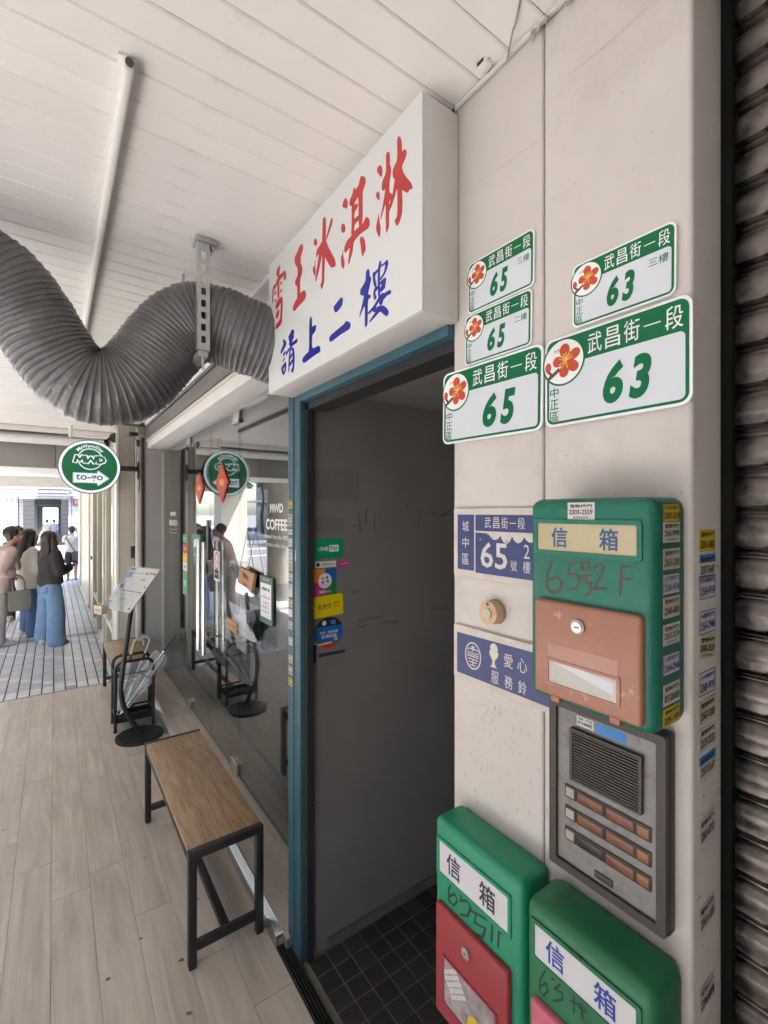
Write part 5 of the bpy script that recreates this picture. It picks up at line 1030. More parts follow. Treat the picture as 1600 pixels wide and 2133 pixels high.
flat('arrow', ft, grow(ar, .07)[::-1], .002, .0026, m_tw, gf); flat('arrow', ft, grow(ar, .025)[::-1], .0026, .0030, m_tg, gf); flat('arrow', ft, ar[::-1], .0030, .0034, m_tw, gf)
text(ft, 'to-go', -.006, -.112, .225, .078, m_tg, gf, .0040, bold=.02, name='arrow_text', res=3)
bx('arm', sc_.x + r_ - .01, .7215, F0 + .02, F0 + .065, 2.142, 2.190, m_black, tg, .003); bx('arm_plate', .7105, .7215, F0 + .03, F0 + .06, 2.06, 2.24, m_black, tg)
# speaker, camera and cables in the far corner of the ceiling
sp = thing('ceiling_speaker', 'small black wall speaker hanging from the ceiling corner above the round sign', 'speaker', tuple(W(243, 905, Y=5.9)))
c = W(242, 912, Y=5.85); cy('housing', c + Vector((-.02, -.05, -.01)), c + Vector((.01, .06, .02)), .052, m_blackp, sp, 24); cy('grille', c + Vector((-.021, -.056, -.011)), c + Vector((-.0205, -.051, -.0105)), .045, m_rail, sp, 24); tb('mount', [c + Vector((0, .0, .05)), (c.x, c.y, CZ - .002)], .008, m_galv, sp, 8, up=Vector((0, 1, 0)))
tb('cable', spline([c + Vector((.03, .04, .03)), (c.x + .12, c.y, c.z + .02), (.60, 5.68, c.z - .02), (.695, 5.44, c.z - .05), (.70, 5.42, c.z - .30), (.73, 5.40, c.z - .42), (.715, 5.40, c.z - .60)]), .004, m_blackp, sp, 6)
pj = thing('junction_box', 'small black junction box on the ceiling by the end post', 'junction box', tuple(W(281, 902, Y=5.44)))
c = W(280, 905, Y=5.45); bx('case', c.x - .05, c.x + .03, c.y - .03, c.y + .03, c.z - .018, c.z + .02, m_blackp, pj, .003); bx('plug', .704, .722, 5.40, 5.43, 2.40, 2.47, m_blackp, pj, .004)
st = thing('ceiling_stub', 'white pipe stub dropping from the ceiling under the duct', 'pipe', (.10, 5.6, CZ))
c = W(147, 880, Y=6.2); tb('pipe', [(c.x, 6.2, CZ), (c.x, 6.2, CZ - .13)], .02, m_white, st, 12, up=Vector((0, 1, 0))); tb('elbow_run', [(c.x + .015, 6.2, CZ - .11), (.50, 6.2, CZ - .11)], .016, m_white, st, 10)
bl = thing('door_reader', 'small black card reader on the cream tiled pier', 'card reader', (.66, 5.71, 1.6)); c = W(277, 1150, Y=5.715); bx('reader_case', c.x - .022, c.x + .022, 5.70, 5.7195, c.z - .065, c.z + .065, m_blackp, bl, .006); bx('reader_face', c.x - .015, c.x + .015, 5.6975, 5.6998, c.z - .05, c.z + .02, m_rail, bl)

# ------------------------------------------------------------------ things on the glass
XG = GX - .0053; fgls = onX(XG, 0, 0)
def gbox(u0, u1, v0, v1, X=XG): yl, yr, zt, zb = rectX(u0, u1, v0, v1, X); uc = (u0 + u1) / 2; y = W(uc, v0, X=X).y; zt, zb = W(uc, v0, X=X).z, W(uc, v1, X=X).z; return (yl + yr) / 2, (zt + zb) / 2, yl - yr, zt - zb
m_vin = M('vinyl_white', (.70, .70, .70), .5)
for body, bb, bo in (('MWD', (563, 590, 1049, 1068), .03), ('COFFEE', (554, 599, 1081, 1105), .03), ('brewed from the 100%', (552, 600, 1114, 1123), 0), ('Arabica coffee beans', (553, 599, 1131, 1140), 0), ('MWD', (355, 366, 1066, 1075), .02), ('BRUNCH', (353, 369, 1083, 1095), .02), ('morning set with coffee', (353, 369, 1101, 1104), 0), ('and all day plates', (354, 368, 1108, 1111), 0)):
    y, z, w, h = gbox(*bb); text(onX(XG, y, z), body, 0, 0, w, h, m_vin, sf_t, .0006, bold=bo, name='glass_lettering')
for k, (v0, v1, mm) in enumerate(((1113, 1131, m_lg), (1133, 1152, m_rd), (1152, 1172, m_yl), (1172, 1189, m_pwh), (1190, 1239, M('note_green', (.10, .38, .20), .5)))):
    y, z, w, h = gbox(381, 390, v0, v1); s = flat('glass_sticker', onX(XG, y, z), rrect(w, h, .002), 0, .0005, mm, sf_t)
    text(onX(XG, y, z), ('Pay', '歡迎', '支付', 'OPEN', '營業中')[k], 0, 0, w * .6, h * .3, m_pwh if k != 3 else m_ink, s, .0009, bold=.01)
m_dia = M('festive_red', (.50, .05, .03), .4, var=.5, scale=45, dirt=(.60, .42, .12), dcov=.60, dscale=60, dsoft=.05)
for u, v0, v1, wd in ((417, 984, 1050, 17), (464.5, 962, 1048, 25)):
    y, z, w, h = gbox(u - wd / 2, u + wd / 2, v0, v1); t = thing('festive_charm', ('slim' if wd < 20 else 'large') + ' red and gold diamond New Year charm stuck on the glass', 'ornament', (XG, y, z))
    f = onX(XG - .002, y, z); flat('diamond', f, [(-w / 2, 0), (0, -h / 2), (w / 2, 0), (0, h / 2)], 0, .006, m_dia, t); bm = B(); ringpoly(bm, f, [(-w * .45, 0), (0, -h * .45), (w * .45, 0), (0, h * .45)], [(-w * .38, 0), (0, -h * .38), (w * .38, 0), (0, h * .38)], .006, .0075); obj('gold_edge', bm, m_rd, t); text(f, '福', 0, 0, w * .4, h * .16, m_pye, t, .0085, bold=.02)
y, z, w, h = gbox(403, 420, 1114, 1176, XG - .01); t = thing('paper_pouch', 'green paper pouch hung on the glass door beside the steel handles', 'pouch', (XG - .01, y, z))
f = onX(XG - .004, y, z); flat('pouch', f, [(-w * .36, -h / 2), (w * .36, -h / 2), (w / 2, h / 2), (-w / 2, h / 2)], 0, .016, M('pouch_green', (.02, .20, .10), .35, var=.15), t); flat('pouch_band', f, [(-w * .3, h * .05), (w * .25, h * .15), (w * .3, h * .38), (-w * .25, h * .33)], .016, .0168, m_vin, t); text(f, 'MWD', 0, -h * .18, w * .5, h * .09, m_vin, t, .0175)
y, z, w, h = gbox(446.5, 458, 1148, 1210); s = thing('no_entry_notice', 'white notice with red prohibition circle on the glass door', 'notice', (XG, y, z)); f = onX(XG - .001, y, z); flat('card', f, rrect(w, h, .003), 0, .002, m_pwh, s)
bm = B(); ringpoly(bm, f, ell(0, h * .17, w * .36, w * .36 * 1.35, 26), ell(0, h * .17, w * .29, w * .29 * 1.3, 26), .002, .0026); obj('prohibition_ring', bm, m_rd, s); strokes(f, [[(-w * .2, h * .25), (w * .2, h * .08)]], .010, m_rd, s, 'prohibition_bar', .0028); flat('black_panel', f, [(-w * .38, -h * .42), (w * .38, -h * .42), (w * .38, -h * .13), (-w * .38, -h * .13)], .002, .0026, m_ink, s); text(f, '禁帶外食', 0, -h * .27, w * .6, h * .08, m_pwh, s, .0032)
XC = GX - .03
q = [W(u, v, X=XC) for u, v in ((500.5, 1180), (531, 1196), (525.5, 1231), (496, 1212.5))]; cen = sum(q, Vector()) / 4; t = thing('cardboard_sign', 'brown cardboard sign hanging on strings against the glass', 'hanging sign', cen)
f = onX(XC, 0, 0); pts = [(-p.y, p.z) for p in q][::-1]; m_cb = M('cardboard', (.42, .24, .12), .75, var=.10); flat('board', f, pts, -.012, .004, m_cb, t)
fc = onX(XC - .0, cen.y, cen.z).rot(-14); text(fc, '營業中', .0, .012, .10, .032, m_ink, t, .0052, bold=.01); text(fc, '請推門', .005, -.04, .075, .022, m_ink, t, .0052)
hk = W(516, 1103, X=XC); cy('hook', hk, hk + Vector((.02, 0, 0)), .012, m_cop, t, 12)
for p in (q[0], q[1]): tb('string', [hk, p + Vector((-.001, 0, -.005))], .0022, M('twine', (.20, .14, .09), .9), t, 6)
y, z, w, h = gbox(535, 563, 1200, 1302, XC); t = thing('hours_poster', 'framed opening hours poster with green bands on the glass', 'poster', (XC, y, z)); f = onX(GX - .0055, y, z)
flat('sheet', f, rrect(w * .93, h * .96, .002), .0002, .0108, M('poster_green', (.07, .13, .10), .5), t); flat('white_panel', f, [(-w * .38, -h * .36), (w * .38, -h * .36), (w * .38, h * .34), (-w * .38, h * .34)], .0108, .0112, m_pwh, t)
text(f, 'MWD CAFE', 0, h * .42, w * .5, h * .035, m_pwh, t, .0116); text(f, '營業時間', 0, h * .22, w * .56, h * .07, m_ink, t, .0116, bold=.02); text(f, 'OPEN', 0, h * .13, w * .26, h * .03, m_or, t, .0116); text(f, '07:30-16:00', 0, h * .06, w * .6, h * .045, m_ink, t, .0116, bold=.01); text(f, '公休日', 0, -h * .06, w * .4, h * .05, m_ink, t, .0116); text(f, '每週二', 0, -h * .14, w * .5, h * .05, m_ink, t, .0116); text(f, '歡迎外帶', 0, -h * .24, w * .5, h * .035, m_ink, t, .0116)
y, z, w, h = gbox(487, 529, 1258, 1345, XC - .02); t = thing('acrylic_box', 'clear acrylic dispenser of white paper masks fixed on the glass', 'dispenser', (XC, y, z)); D = .085
f = onX(GX - .008, y, z)
for a, b, c_, d_, e, g in ((-w / 2, w / 2, -h / 2, h / 2, D, D + .003), (-w / 2, w / 2, -h / 2, h / 2, 0, .003)): flat('wall', f, [(a, c_), (b, c_), (b, d_), (a, d_)], e, g, m_acryl, t)
for a in (-w / 2, w / 2 - .003): flat('wall', f, [(a, -h / 2), (a + .003, -h / 2), (a + .003, h / 2), (a, h / 2)], .0032, D - .0002, m_acryl, t)
bm = B(); m_msk = M('mask_paper', (.64, .64, .65), .6, var=.05)
for k in range(9): poly(bm, f.rot(random.uniform(-6, 6), 0, -h * .30 + .0), ell(0, k * .012, w * .40, .022 + .002 * (k % 3), 18), .008 + .006 * k, .011 + .006 * k)
for k in range(6): poly(bm, f.rot(25, w * .05, h * .10), ell(0, 0, w * .30, h * .22, 18), .010 + .010 * k, .0125 + .010 * k)
obj('mask_stack', bm, m_msk, t); flat('card', f, [(-w * .46, -h * .16), (w * .08, -h * .20), (w * .08, h * .06), (-w * .46, h * .10)], D + .0035, D + .006, m_cb, t); text(f, '取用口罩套', -w * .19, -h * .05, w * .44, h * .05, m_ink, t, D + .0068)
# ------------------------------------------------------------------ next shop along the walkway
m_bt = M('beige_mosaic', (.46, .415, .345), .55, var=.06, scale=5)
def gridlines(m, sx, sy, dark, wd=.06, axes='XZ'):
    """fine joint lines of small far tiles"""
    n, l = m.node_tree.nodes, m.node_tree.links; p = n['Principled BSDF']; src = p.inputs['Base Color'].links[0].from_socket
    g = n.new('ShaderNodeNewGeometry'); s = n.new('ShaderNodeSeparateXYZ'); l.new(g.outputs['Position'], s.inputs[0]); fac = None
    for ax, k in ((axes[0], sx), (axes[1], sy)):
        o = s.outputs[ax]
        if axes[0] == 'XY' : pass
        a = n.new('ShaderNodeMath'); a.operation = 'DIVIDE'; l.new(o, a.inputs[0]); a.inputs[1].default_value = k
        f = n.new('ShaderNodeMath'); f.operation = 'FRACT'; l.new(a.outputs[0], f.inputs[0])
        c = n.new('ShaderNodeMath'); c.operation = 'LESS_THAN'; l.new(f.outputs[0], c.inputs[0]); c.inputs[1].default_value = wd
        if fac is None: fac = c.outputs[0]
        else:
            mm = n.new('ShaderNodeMath'); mm.operation = 'MAXIMUM'; l.new(fac, mm.inputs[0]); l.new(c.outputs[0], mm.inputs[1]); fac = mm.outputs[0]
    mx = n.new('ShaderNodeMix'); mx.data_type = 'RGBA'; mx.inputs['B'].default_value = tuple(dark) + (1,); l.new(fac, mx.inputs['Factor']); l.new(src, mx.inputs['A']); l.new(mx.outputs['Result'], p.inputs['Base Color']); return m
gridlines(m_bt, .048, .048, (.34, .30, .25))
m_crm = M('cream_gloss', (.60, .55, .42), .4, var=.06, dirt=(.33, .28, .20), dcov=.70, dscale=12); m_wfr = M('white_frame', (.70, .69, .64), .4, var=.05)
NX = .555
ns = thing('neighbour_shop', 'cream framed shop front with tall windows beyond the coffee shop', 'storefront', (NX + .3, 9.5, TILE_Z))
bx('tiled_pier', NX, 1.02, 5.722, 6.02, TILE_Z, 2.66, m_bt, ns, .004); bx('corner_bead', NX - .006, NX + .012, 5.714, 5.7215, TILE_Z, 2.62, m_wfr, ns); bx('edge_board', NX - .008, NX - .0005, 5.73, 5.99, TILE_Z, 2.62, m_wfr, ns)
bx('top_panel', NX + .02, 1.0, 6.021, 13.9, 2.22, 2.66, m_crm, ns); bx('back_room', 2.2, 2.3, 6.03, 13.9, TILE_Z, 2.6, M('room_pale', (.42, .40, .36), .7), ns)
for y0, y1 in ((6.021, 6.10), (6.92, 7.0), (7.30, 7.42), (8.32, 8.42), (9.3, 9.5), (10.5, 10.62), (13.62, 13.72)): bx('mullion', NX - .012, NX + .07, y0, y1, TILE_Z, 2.219, m_crm, ns, .004)
for y0, y1 in ((6.10, 6.92), (7.0, 7.30), (7.42, 8.32), (8.42, 9.3)):
    bx('window_sill', NX - .004, NX + .06, y0 + .001, y1 - .001, .30, .36, m_wfr, ns, .003); bx('window_pane', NX + .02, NX + .028, y0 + .001, y1 - .001, .361, 2.10, m_glassr, ns); bx('kick_pane', NX + .02, NX + .028, y0 + .001, y1 - .001, TILE_Z + .06, .299, m_glassr, ns); bx('window_head', NX - .002, NX + .05, y0 + .001, y1 - .001, 2.101, 2.218, m_wfr, ns); bx('base_rail', NX - .006, NX + .06, y0 + .001, y1 - .001, TILE_Z, TILE_Z + .059, m_wfr, ns, .003)
bx('door_panel', NX + .01, NX + .05, 9.501, 10.499, TILE_Z, 2.218, m_crm, ns); bx('door_panel', NX + .0, NX + .05, 10.621, 13.619, TILE_Z, 2.218, m_crm, ns)
cy('door_knob', (NX - .03, 9.62, .92), (NX + .009, 9.62, .92), .03, m_blackp, ns, 12); bx('door_rail', NX - .02, NX - .001, 10.7, 13.5, TILE_Z, TILE_Z + .05, m_wfr, ns)
bx('corner_column', NX - .03, 1.1, 13.721, 14.69, TILE_Z, 2.345, m_wfr, ns, .006)

# ------------------------------------------------------------------ block across the side street
FY = 36.0
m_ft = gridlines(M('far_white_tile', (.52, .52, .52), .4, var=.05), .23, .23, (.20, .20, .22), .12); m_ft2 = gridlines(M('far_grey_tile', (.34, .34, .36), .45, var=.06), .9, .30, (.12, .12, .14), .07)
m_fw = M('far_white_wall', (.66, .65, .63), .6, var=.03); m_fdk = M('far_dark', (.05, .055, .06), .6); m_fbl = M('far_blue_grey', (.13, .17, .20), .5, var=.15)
fb = thing('corner_block', 'white tiled block with a long covered passage across the side street', 'building', (0, FY + 6, -.45))
def fx_(u): return W(u, 1060, Y=FY).x
def fz_(v): return W(100, v, Y=FY).z
GZ = -.46
bx('tiled_column', fx_(5), fx_(37), FY, FY + 1.0, GZ, fz_(1035), m_ft, fb); bx('tiled_column', fx_(40), fx_(47), FY + .3, FY + 1.2, GZ, fz_(1038), m_ft, fb)
bx('tiled_wall', fx_(143), fx_(143) + 9, FY, FY + .5, GZ, fz_(1035), m_ft2, fb); bx('upper_wall', -4.2, 12, FY - .02, FY + .4, fz_(1033), 9, m_fw, fb)
for k in range(70): pass
bm = B()
for k in range(48): x = fx_(6) + k * .085; box(bm, x, x + .05, FY - .12, FY - .03, fz_(1040), fz_(1034))
obj('serrated_soffit', bm, m_ft2, fb)
bx('soffit', -4.2, fx_(143), FY + .41, FY + 3, fz_(1036), fz_(1034), m_fw, fb)
for v, u0, u1 in ((1019, 0, 75), (1026, 6, 75), (1019, 143, 168), (1026, 143, 168)): bx('ledge', fx_(u0) - (4 if u0 == 0 else 0), fx_(u1), FY - .12, FY - .021, fz_(v) - .03, fz_(v) + .03, M('far_ledge', (.18, .18, .19), .6), fb)
bx('louvre_box', fx_(76), fx_(142), FY - .35, FY - .025, fz_(1032), fz_(1012), M('louvre_white', (.50, .50, .53), .5), fb)
for v in (1020, 1028): bx('louvre_slot', fx_(78), fx_(141), FY - .37, FY - .351, fz_(v) - .05, fz_(v) + .05, m_fdk, fb)
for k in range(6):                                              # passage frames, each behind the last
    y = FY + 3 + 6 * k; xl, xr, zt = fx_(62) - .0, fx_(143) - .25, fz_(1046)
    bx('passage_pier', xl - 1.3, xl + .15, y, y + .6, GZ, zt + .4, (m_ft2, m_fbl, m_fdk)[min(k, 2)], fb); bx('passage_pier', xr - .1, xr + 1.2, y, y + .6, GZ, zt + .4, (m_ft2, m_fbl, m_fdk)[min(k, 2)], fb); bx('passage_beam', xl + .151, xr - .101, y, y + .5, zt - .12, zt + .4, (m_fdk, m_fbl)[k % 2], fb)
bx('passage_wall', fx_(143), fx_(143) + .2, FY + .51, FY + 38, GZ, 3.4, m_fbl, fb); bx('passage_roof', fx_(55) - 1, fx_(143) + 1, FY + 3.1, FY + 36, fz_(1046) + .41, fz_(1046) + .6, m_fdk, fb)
bx('passage_floor', -5, 12, FY - 1.4, FY + 60, -.60, GZ, m_kerb, fb)
led = thing('led_sign', 'red lit moving letter sign on the tiled wall across the side street', 'sign', (fx_(160), FY - .1, 2.3))
bx('case', fx_(152.5), fx_(171), FY - .16, FY - .005, fz_(1052), fz_(1039), m_blackp, led); fl = onY((fx_(153) + fx_(170)) / 2, FY - .162, (fz_(1051) + fz_(1040)) / 2); text(fl, '營業', 0, 0, .32, .24, Mglow('led_red', (1, .03, .03), 1.2), led, .002, bold=.03)
fh2 = thing('far_house', 'bright pale building closing the view behind the passage', 'building', (0, FY + 62, -.45)); bx('wall', -14, 14, FY + 58, FY + 60, GZ, 14, m_fw, fh2)
# street opposite: pavement, houses, trees, scooters (they show in the shop glass)
bx_s = tag(bx('pavement', -17, -11.5, -30, 60, -.61, -.12, m_tile), kind='structure'); bx_s.name = 'pavement'
m_brk = [M('house_plaster_%d' % i, c, .7, var=.08) for i, c in enumerate(((.36, .34, .31), (.30, .31, .33), (.42, .38, .33), (.27, .24, .22)))]; m_win = M('dark_window', (.04, .05, .06), .1)
for i, (y0, y1, hh) in enumerate(((-14, -3, 13), (-2.9, 9, 11), (9.1, 22, 15), (22.1, 36, 12), (36.1, 52, 17))):
    t = thing('street_house', ('plastered', 'grey', 'beige', 'brown', 'tall grey')[i] + ' town house on the far side of the main street', 'building', (-19, (y0 + y1) / 2, -.12)); bx('wall', -22, -17, y0, y1, -.2, hh, m_brk[i % 4], t); n = int((y1 - y0) / 2.2)
    for fl_ in range(int(hh / 3)):
        for k in range(n):
            y = y0 + (k + .5) * (y1 - y0) / n; f = bx('window', -17.0, -16.95, y - .65, y + .65, .8 + fl_ * 3.1, 2.4 + fl_ * 3.1, m_win, t)
    bx('awning', -17, -15.8, y0 + .3, y1 - .3, 2.75, 2.95, m_fw, t)
m_bark = M('bark', (.10, .075, .05), .9, var=.2); m_lf = [M('leaf_%d' % i, c, .6, var=.25, rnd=0) for i, c in enumerate(((.05, .10, .03), (.08, .14, .04)))]
for i, (x, y, hh) in enumerate(((-12.4, 6, 6.5), (-12.6, 17, 7.2), (-12.3, 27.5, 6.2), (-12.5, 38, 7))):
    t = thing('street_tree', ('slim', 'broad', 'low', 'tall')[i] + ' leafy tree on the pavement across the main street', 'tree', (x, y, -.12), 'street trees'); tb('trunk', spline([(x, y, -.13), (x + .1, y + .05, 1.4), (x, y - .1, 2.6), (x + .15, y, hh * .75)]), [.16 - .004 * k for k in range(25)], m_bark, t, 8, up=Vector((0, 1, 0)))
    bm = B(); rg = random.Random(i + 3); cl_ = [(rg.uniform(-1.5, 1.5), rg.uniform(-1.5, 1.5), rg.uniform(-1.3, 1.5), rg.uniform(.5, .95)) for _ in range(13)]
    for cx_, cy__, cz_, cr in cl_:
        for _ in range(230):
            v = Vector((rg.gauss(0, 1), rg.gauss(0, 1), rg.gauss(0, 1))).normalized() * cr * rg.uniform(.45, 1.05); p = Vector((x + cx_, y + cy__, hh * .72 + cz_)) + v; a = Vector((rg.gauss(0, 1), rg.gauss(0, 1), rg.gauss(0, 1))).normalized() * .12; b = a.cross(Vector((rg.gauss(0, 1), rg.gauss(0, 1), 1))).normalized() * .06
            f = bm.faces.new([bm.verts.new(q) for q in (p - a, p + b, p + a, p - b)]); f.material_index = rg.randint(0, 1)
    me = bpy.data.meshes.new('crown'); bm.to_mesh(me); bm.free(); obj('crown', me, m_lf, t)
# parked scooters
m_tyre = M('tyre_rubber', (.02, .02, .02), .8); m_seatb = M('scooter_seat', (.02, .02, .022), .5)
def scooter(x, y, col, nm):
    t = thing('parked_scooter', nm, 'scooter', (x, y, -.27), 'scooters parked across the main street'); m = M('scooter_' + nm.split()[0], col, .25, coat=.6); z = -.27
    for dx_ in (-.62, .62):
        o = obj('wheel', loft(B(), [ring_pts(Vector((x + dx_, y, z + .24)) + Vector((math.cos(a) * .19, 0, math.sin(a) * .19)), Vector((-math.sin(a), 0, math.cos(a))), .05, 8, up=Vector((0, 1, 0))) for a in [k * math.pi / 8 for k in range(16)]], closed=True), m_tyre, t, smooth=60)
        cy('rim', (x + dx_, y - .03, z + .24), (x + dx_, y + .03, z + .24), .13, m_alu, t, 14)
    def sec(pts): return loft(B(), [[Vector((x + px, y + a * wy, z + pz + b * hz)) for a, b in ((-1, -1), (1, -1), (1.0, .4), (.7, 1), (-.7, 1), (-1, .4))] for px, pz, wy, hz in pts])
    obj('body', sec([(-.75, .62, .06, .06), (-.6, .58, .13, .12), (-.3, .52, .16, .18), (.0, .42, .15, .12), (.15, .28, .16, .05), (.38, .28, .16, .05), (.45, .5, .15, .2), (.52, .75, .14, .16), (.46, .95, .10, .06)]), m, t, smooth=50)
    obj('seat', sec([(-.72, .74, .10, .04), (-.4, .77, .14, .05), (-.05, .70, .12, .05), (.0, .68, .08, .03)]), m_seatb, t, smooth=50); obj('front_fender', sec([(.46, .44, .07, .03), (.62, .52, .08, .03), (.8, .40, .06, .03)]), m, t, smooth=50)
    tb('handlebar', [(x + .42, y - .32, z + 1.02), (x + .44, y, z + .98), (x + .42, y + .32, z + 1.02)], .018, m_blackp, t, 8); cy('headlight', (x + .56, y, z + .90), (x + .60, y, z + .89), .07, m_pwh, t, 14)
    for s in (-1, 1): tb('mirror', [(x + .42, y + .26 * s, z + 1.03), (x + .40, y + .30 * s, z + 1.22), (x + .38, y + .36 * s, z + 1.24)], [.006, .006, .05], m_blackp, t, 8)
    bx('plate', x - .79, x - .775, y - .12, y + .12, z + .42, z + .54, m_pwh, t)
for i in range(16): scooter(-10.3 + random.uniform(-.1, .1), 15 + .86 * i, ((.6, .6, .62), (.04, .04, .05), (.45, .04, .04), (.06, .14, .35))[(i * 7) % 4], ('white', 'black', 'red', 'blue')[(i * 7) % 4] + ' scooter parked in the row across the main street')

# ------------------------------------------------------------------ people
def remesh(bm, voxel, smooth=3, wr=0.0, seed=0):
    me = bpy.data.meshes.new('tmp'); bmesh.ops.recalc_face_normals(bm, faces=bm.faces[:]); bm.to_mesh(me); bm.free(); o = bpy.data.objects.new('tmp', me); COL.objects.link(o)
    r = o.modifiers.new('r', 'REMESH'); r.mode = 'VOXEL'; r.voxel_size = voxel; s = o.modifiers.new('s', 'SMOOTH'); s.factor = .5; s.iterations = smooth
    bpy.context.view_layer.update(); out = bpy.data.meshes.new_from_object(o.evaluated_get(bpy.context.evaluated_depsgraph_get())); bpy.data.objects.remove(o); bpy.data.meshes.remove(me)
    if wr:
        out.update(); nn = [v.normal.copy() for v in out.vertices]
        for v, n in zip(out.vertices, nn):
            c = v.co; v.co = c + n * wr * (noise.noise(Vector((c.x * 9 + seed, c.y * 9, c.z * 5))) + .6 * noise.noise(Vector((c.x * 22, c.y * 22 + seed, c.z * 9))))
    out.polygons.foreach_set('use_smooth', [True] * len(out.polygons)); return out
def ball(bm, c, rx, ry, rz, n=14):
    m = Matrix.Translation(c) @ Matrix.Diagonal((rx, ry, rz, 1)); bmesh.ops.create_uvsphere(bm, u_segments=n, v_segments=n // 2 + 2, radius=1, matrix=m)
def limb(bm, pts, n=12):
    """a tapered chain: each joint (x, y, z, r[, ry]) with rounded ends"""
    P = [Vector(p[:3]) for p in pts]; Rr = [p[3] for p in pts]; rings = []
    for i, p in enumerate(P):
        t = P[min(i + 1, len(P) - 1)] - P[max(i - 1, 0)]; ry = pts[i][4] if len(pts[i]) > 4 else Rr[i]; rings.append(ring_pts(p, t, ry, n, up=Vector((0, 1, 0)) if abs(t.z) > t.length * .6 else Vector((0, 0, 1)), rx=Rr[i]))
    loft(bm, rings)
    for i in (0, -1): ry = pts[i][4] if len(pts[i]) > 4 else Rr[i]; ball(bm, P[i], min(Rr[i], ry), min(Rr[i], ry), min(Rr[i], ry), 10)
def hand_(bm, w, d, s):
    """palm, four fingers and a thumb from the wrist w in direction d"""
    d = Vector(d).normalized(); side = d.cross(Vector((0, 0, 1)));  side = side.normalized() if side.length > .1 else Vector((1, 0, 0)); dn = side.cross(d)
    w = Vector(w); limb(bm, [(*w, .023), (*(w + d * .05), .034, .016), (*(w + d * .085), .034, .014)])
    for k, L in enumerate((.060, .070, .066, .052)):
        b = w + d * .085 + side * (k - 1.5) * .018; limb(bm, [(*b, .0085), (*(b + d * L * .5 - dn * .006), .008), (*(b + d * L * .85 - dn * .026), .0068)], 7)
    b = w + d * .03 - side * s * .03; limb(bm, [(*b, .011), (*(b + d * .035 - side * s * .022), .010), (*(b + d * .06 - side * s * .018 - dn * .01), .008)], 7)
m_skin = M('skin', (.52, .30, .215), .5, var=.05); m_hair = M('hair_dark', (.022, .015, .012), .42, var=.3, scale=3, stretch=(30, 30, 2)); m_hairb = M('hair_brown', (.045, .028, .021), .42, var=.3, scale=3, stretch=(30, 30, 2)); m_lip = M('lip', (.35, .10, .09), .5); m_eye = M('eye_dark', (.015, .012, .012), .25)
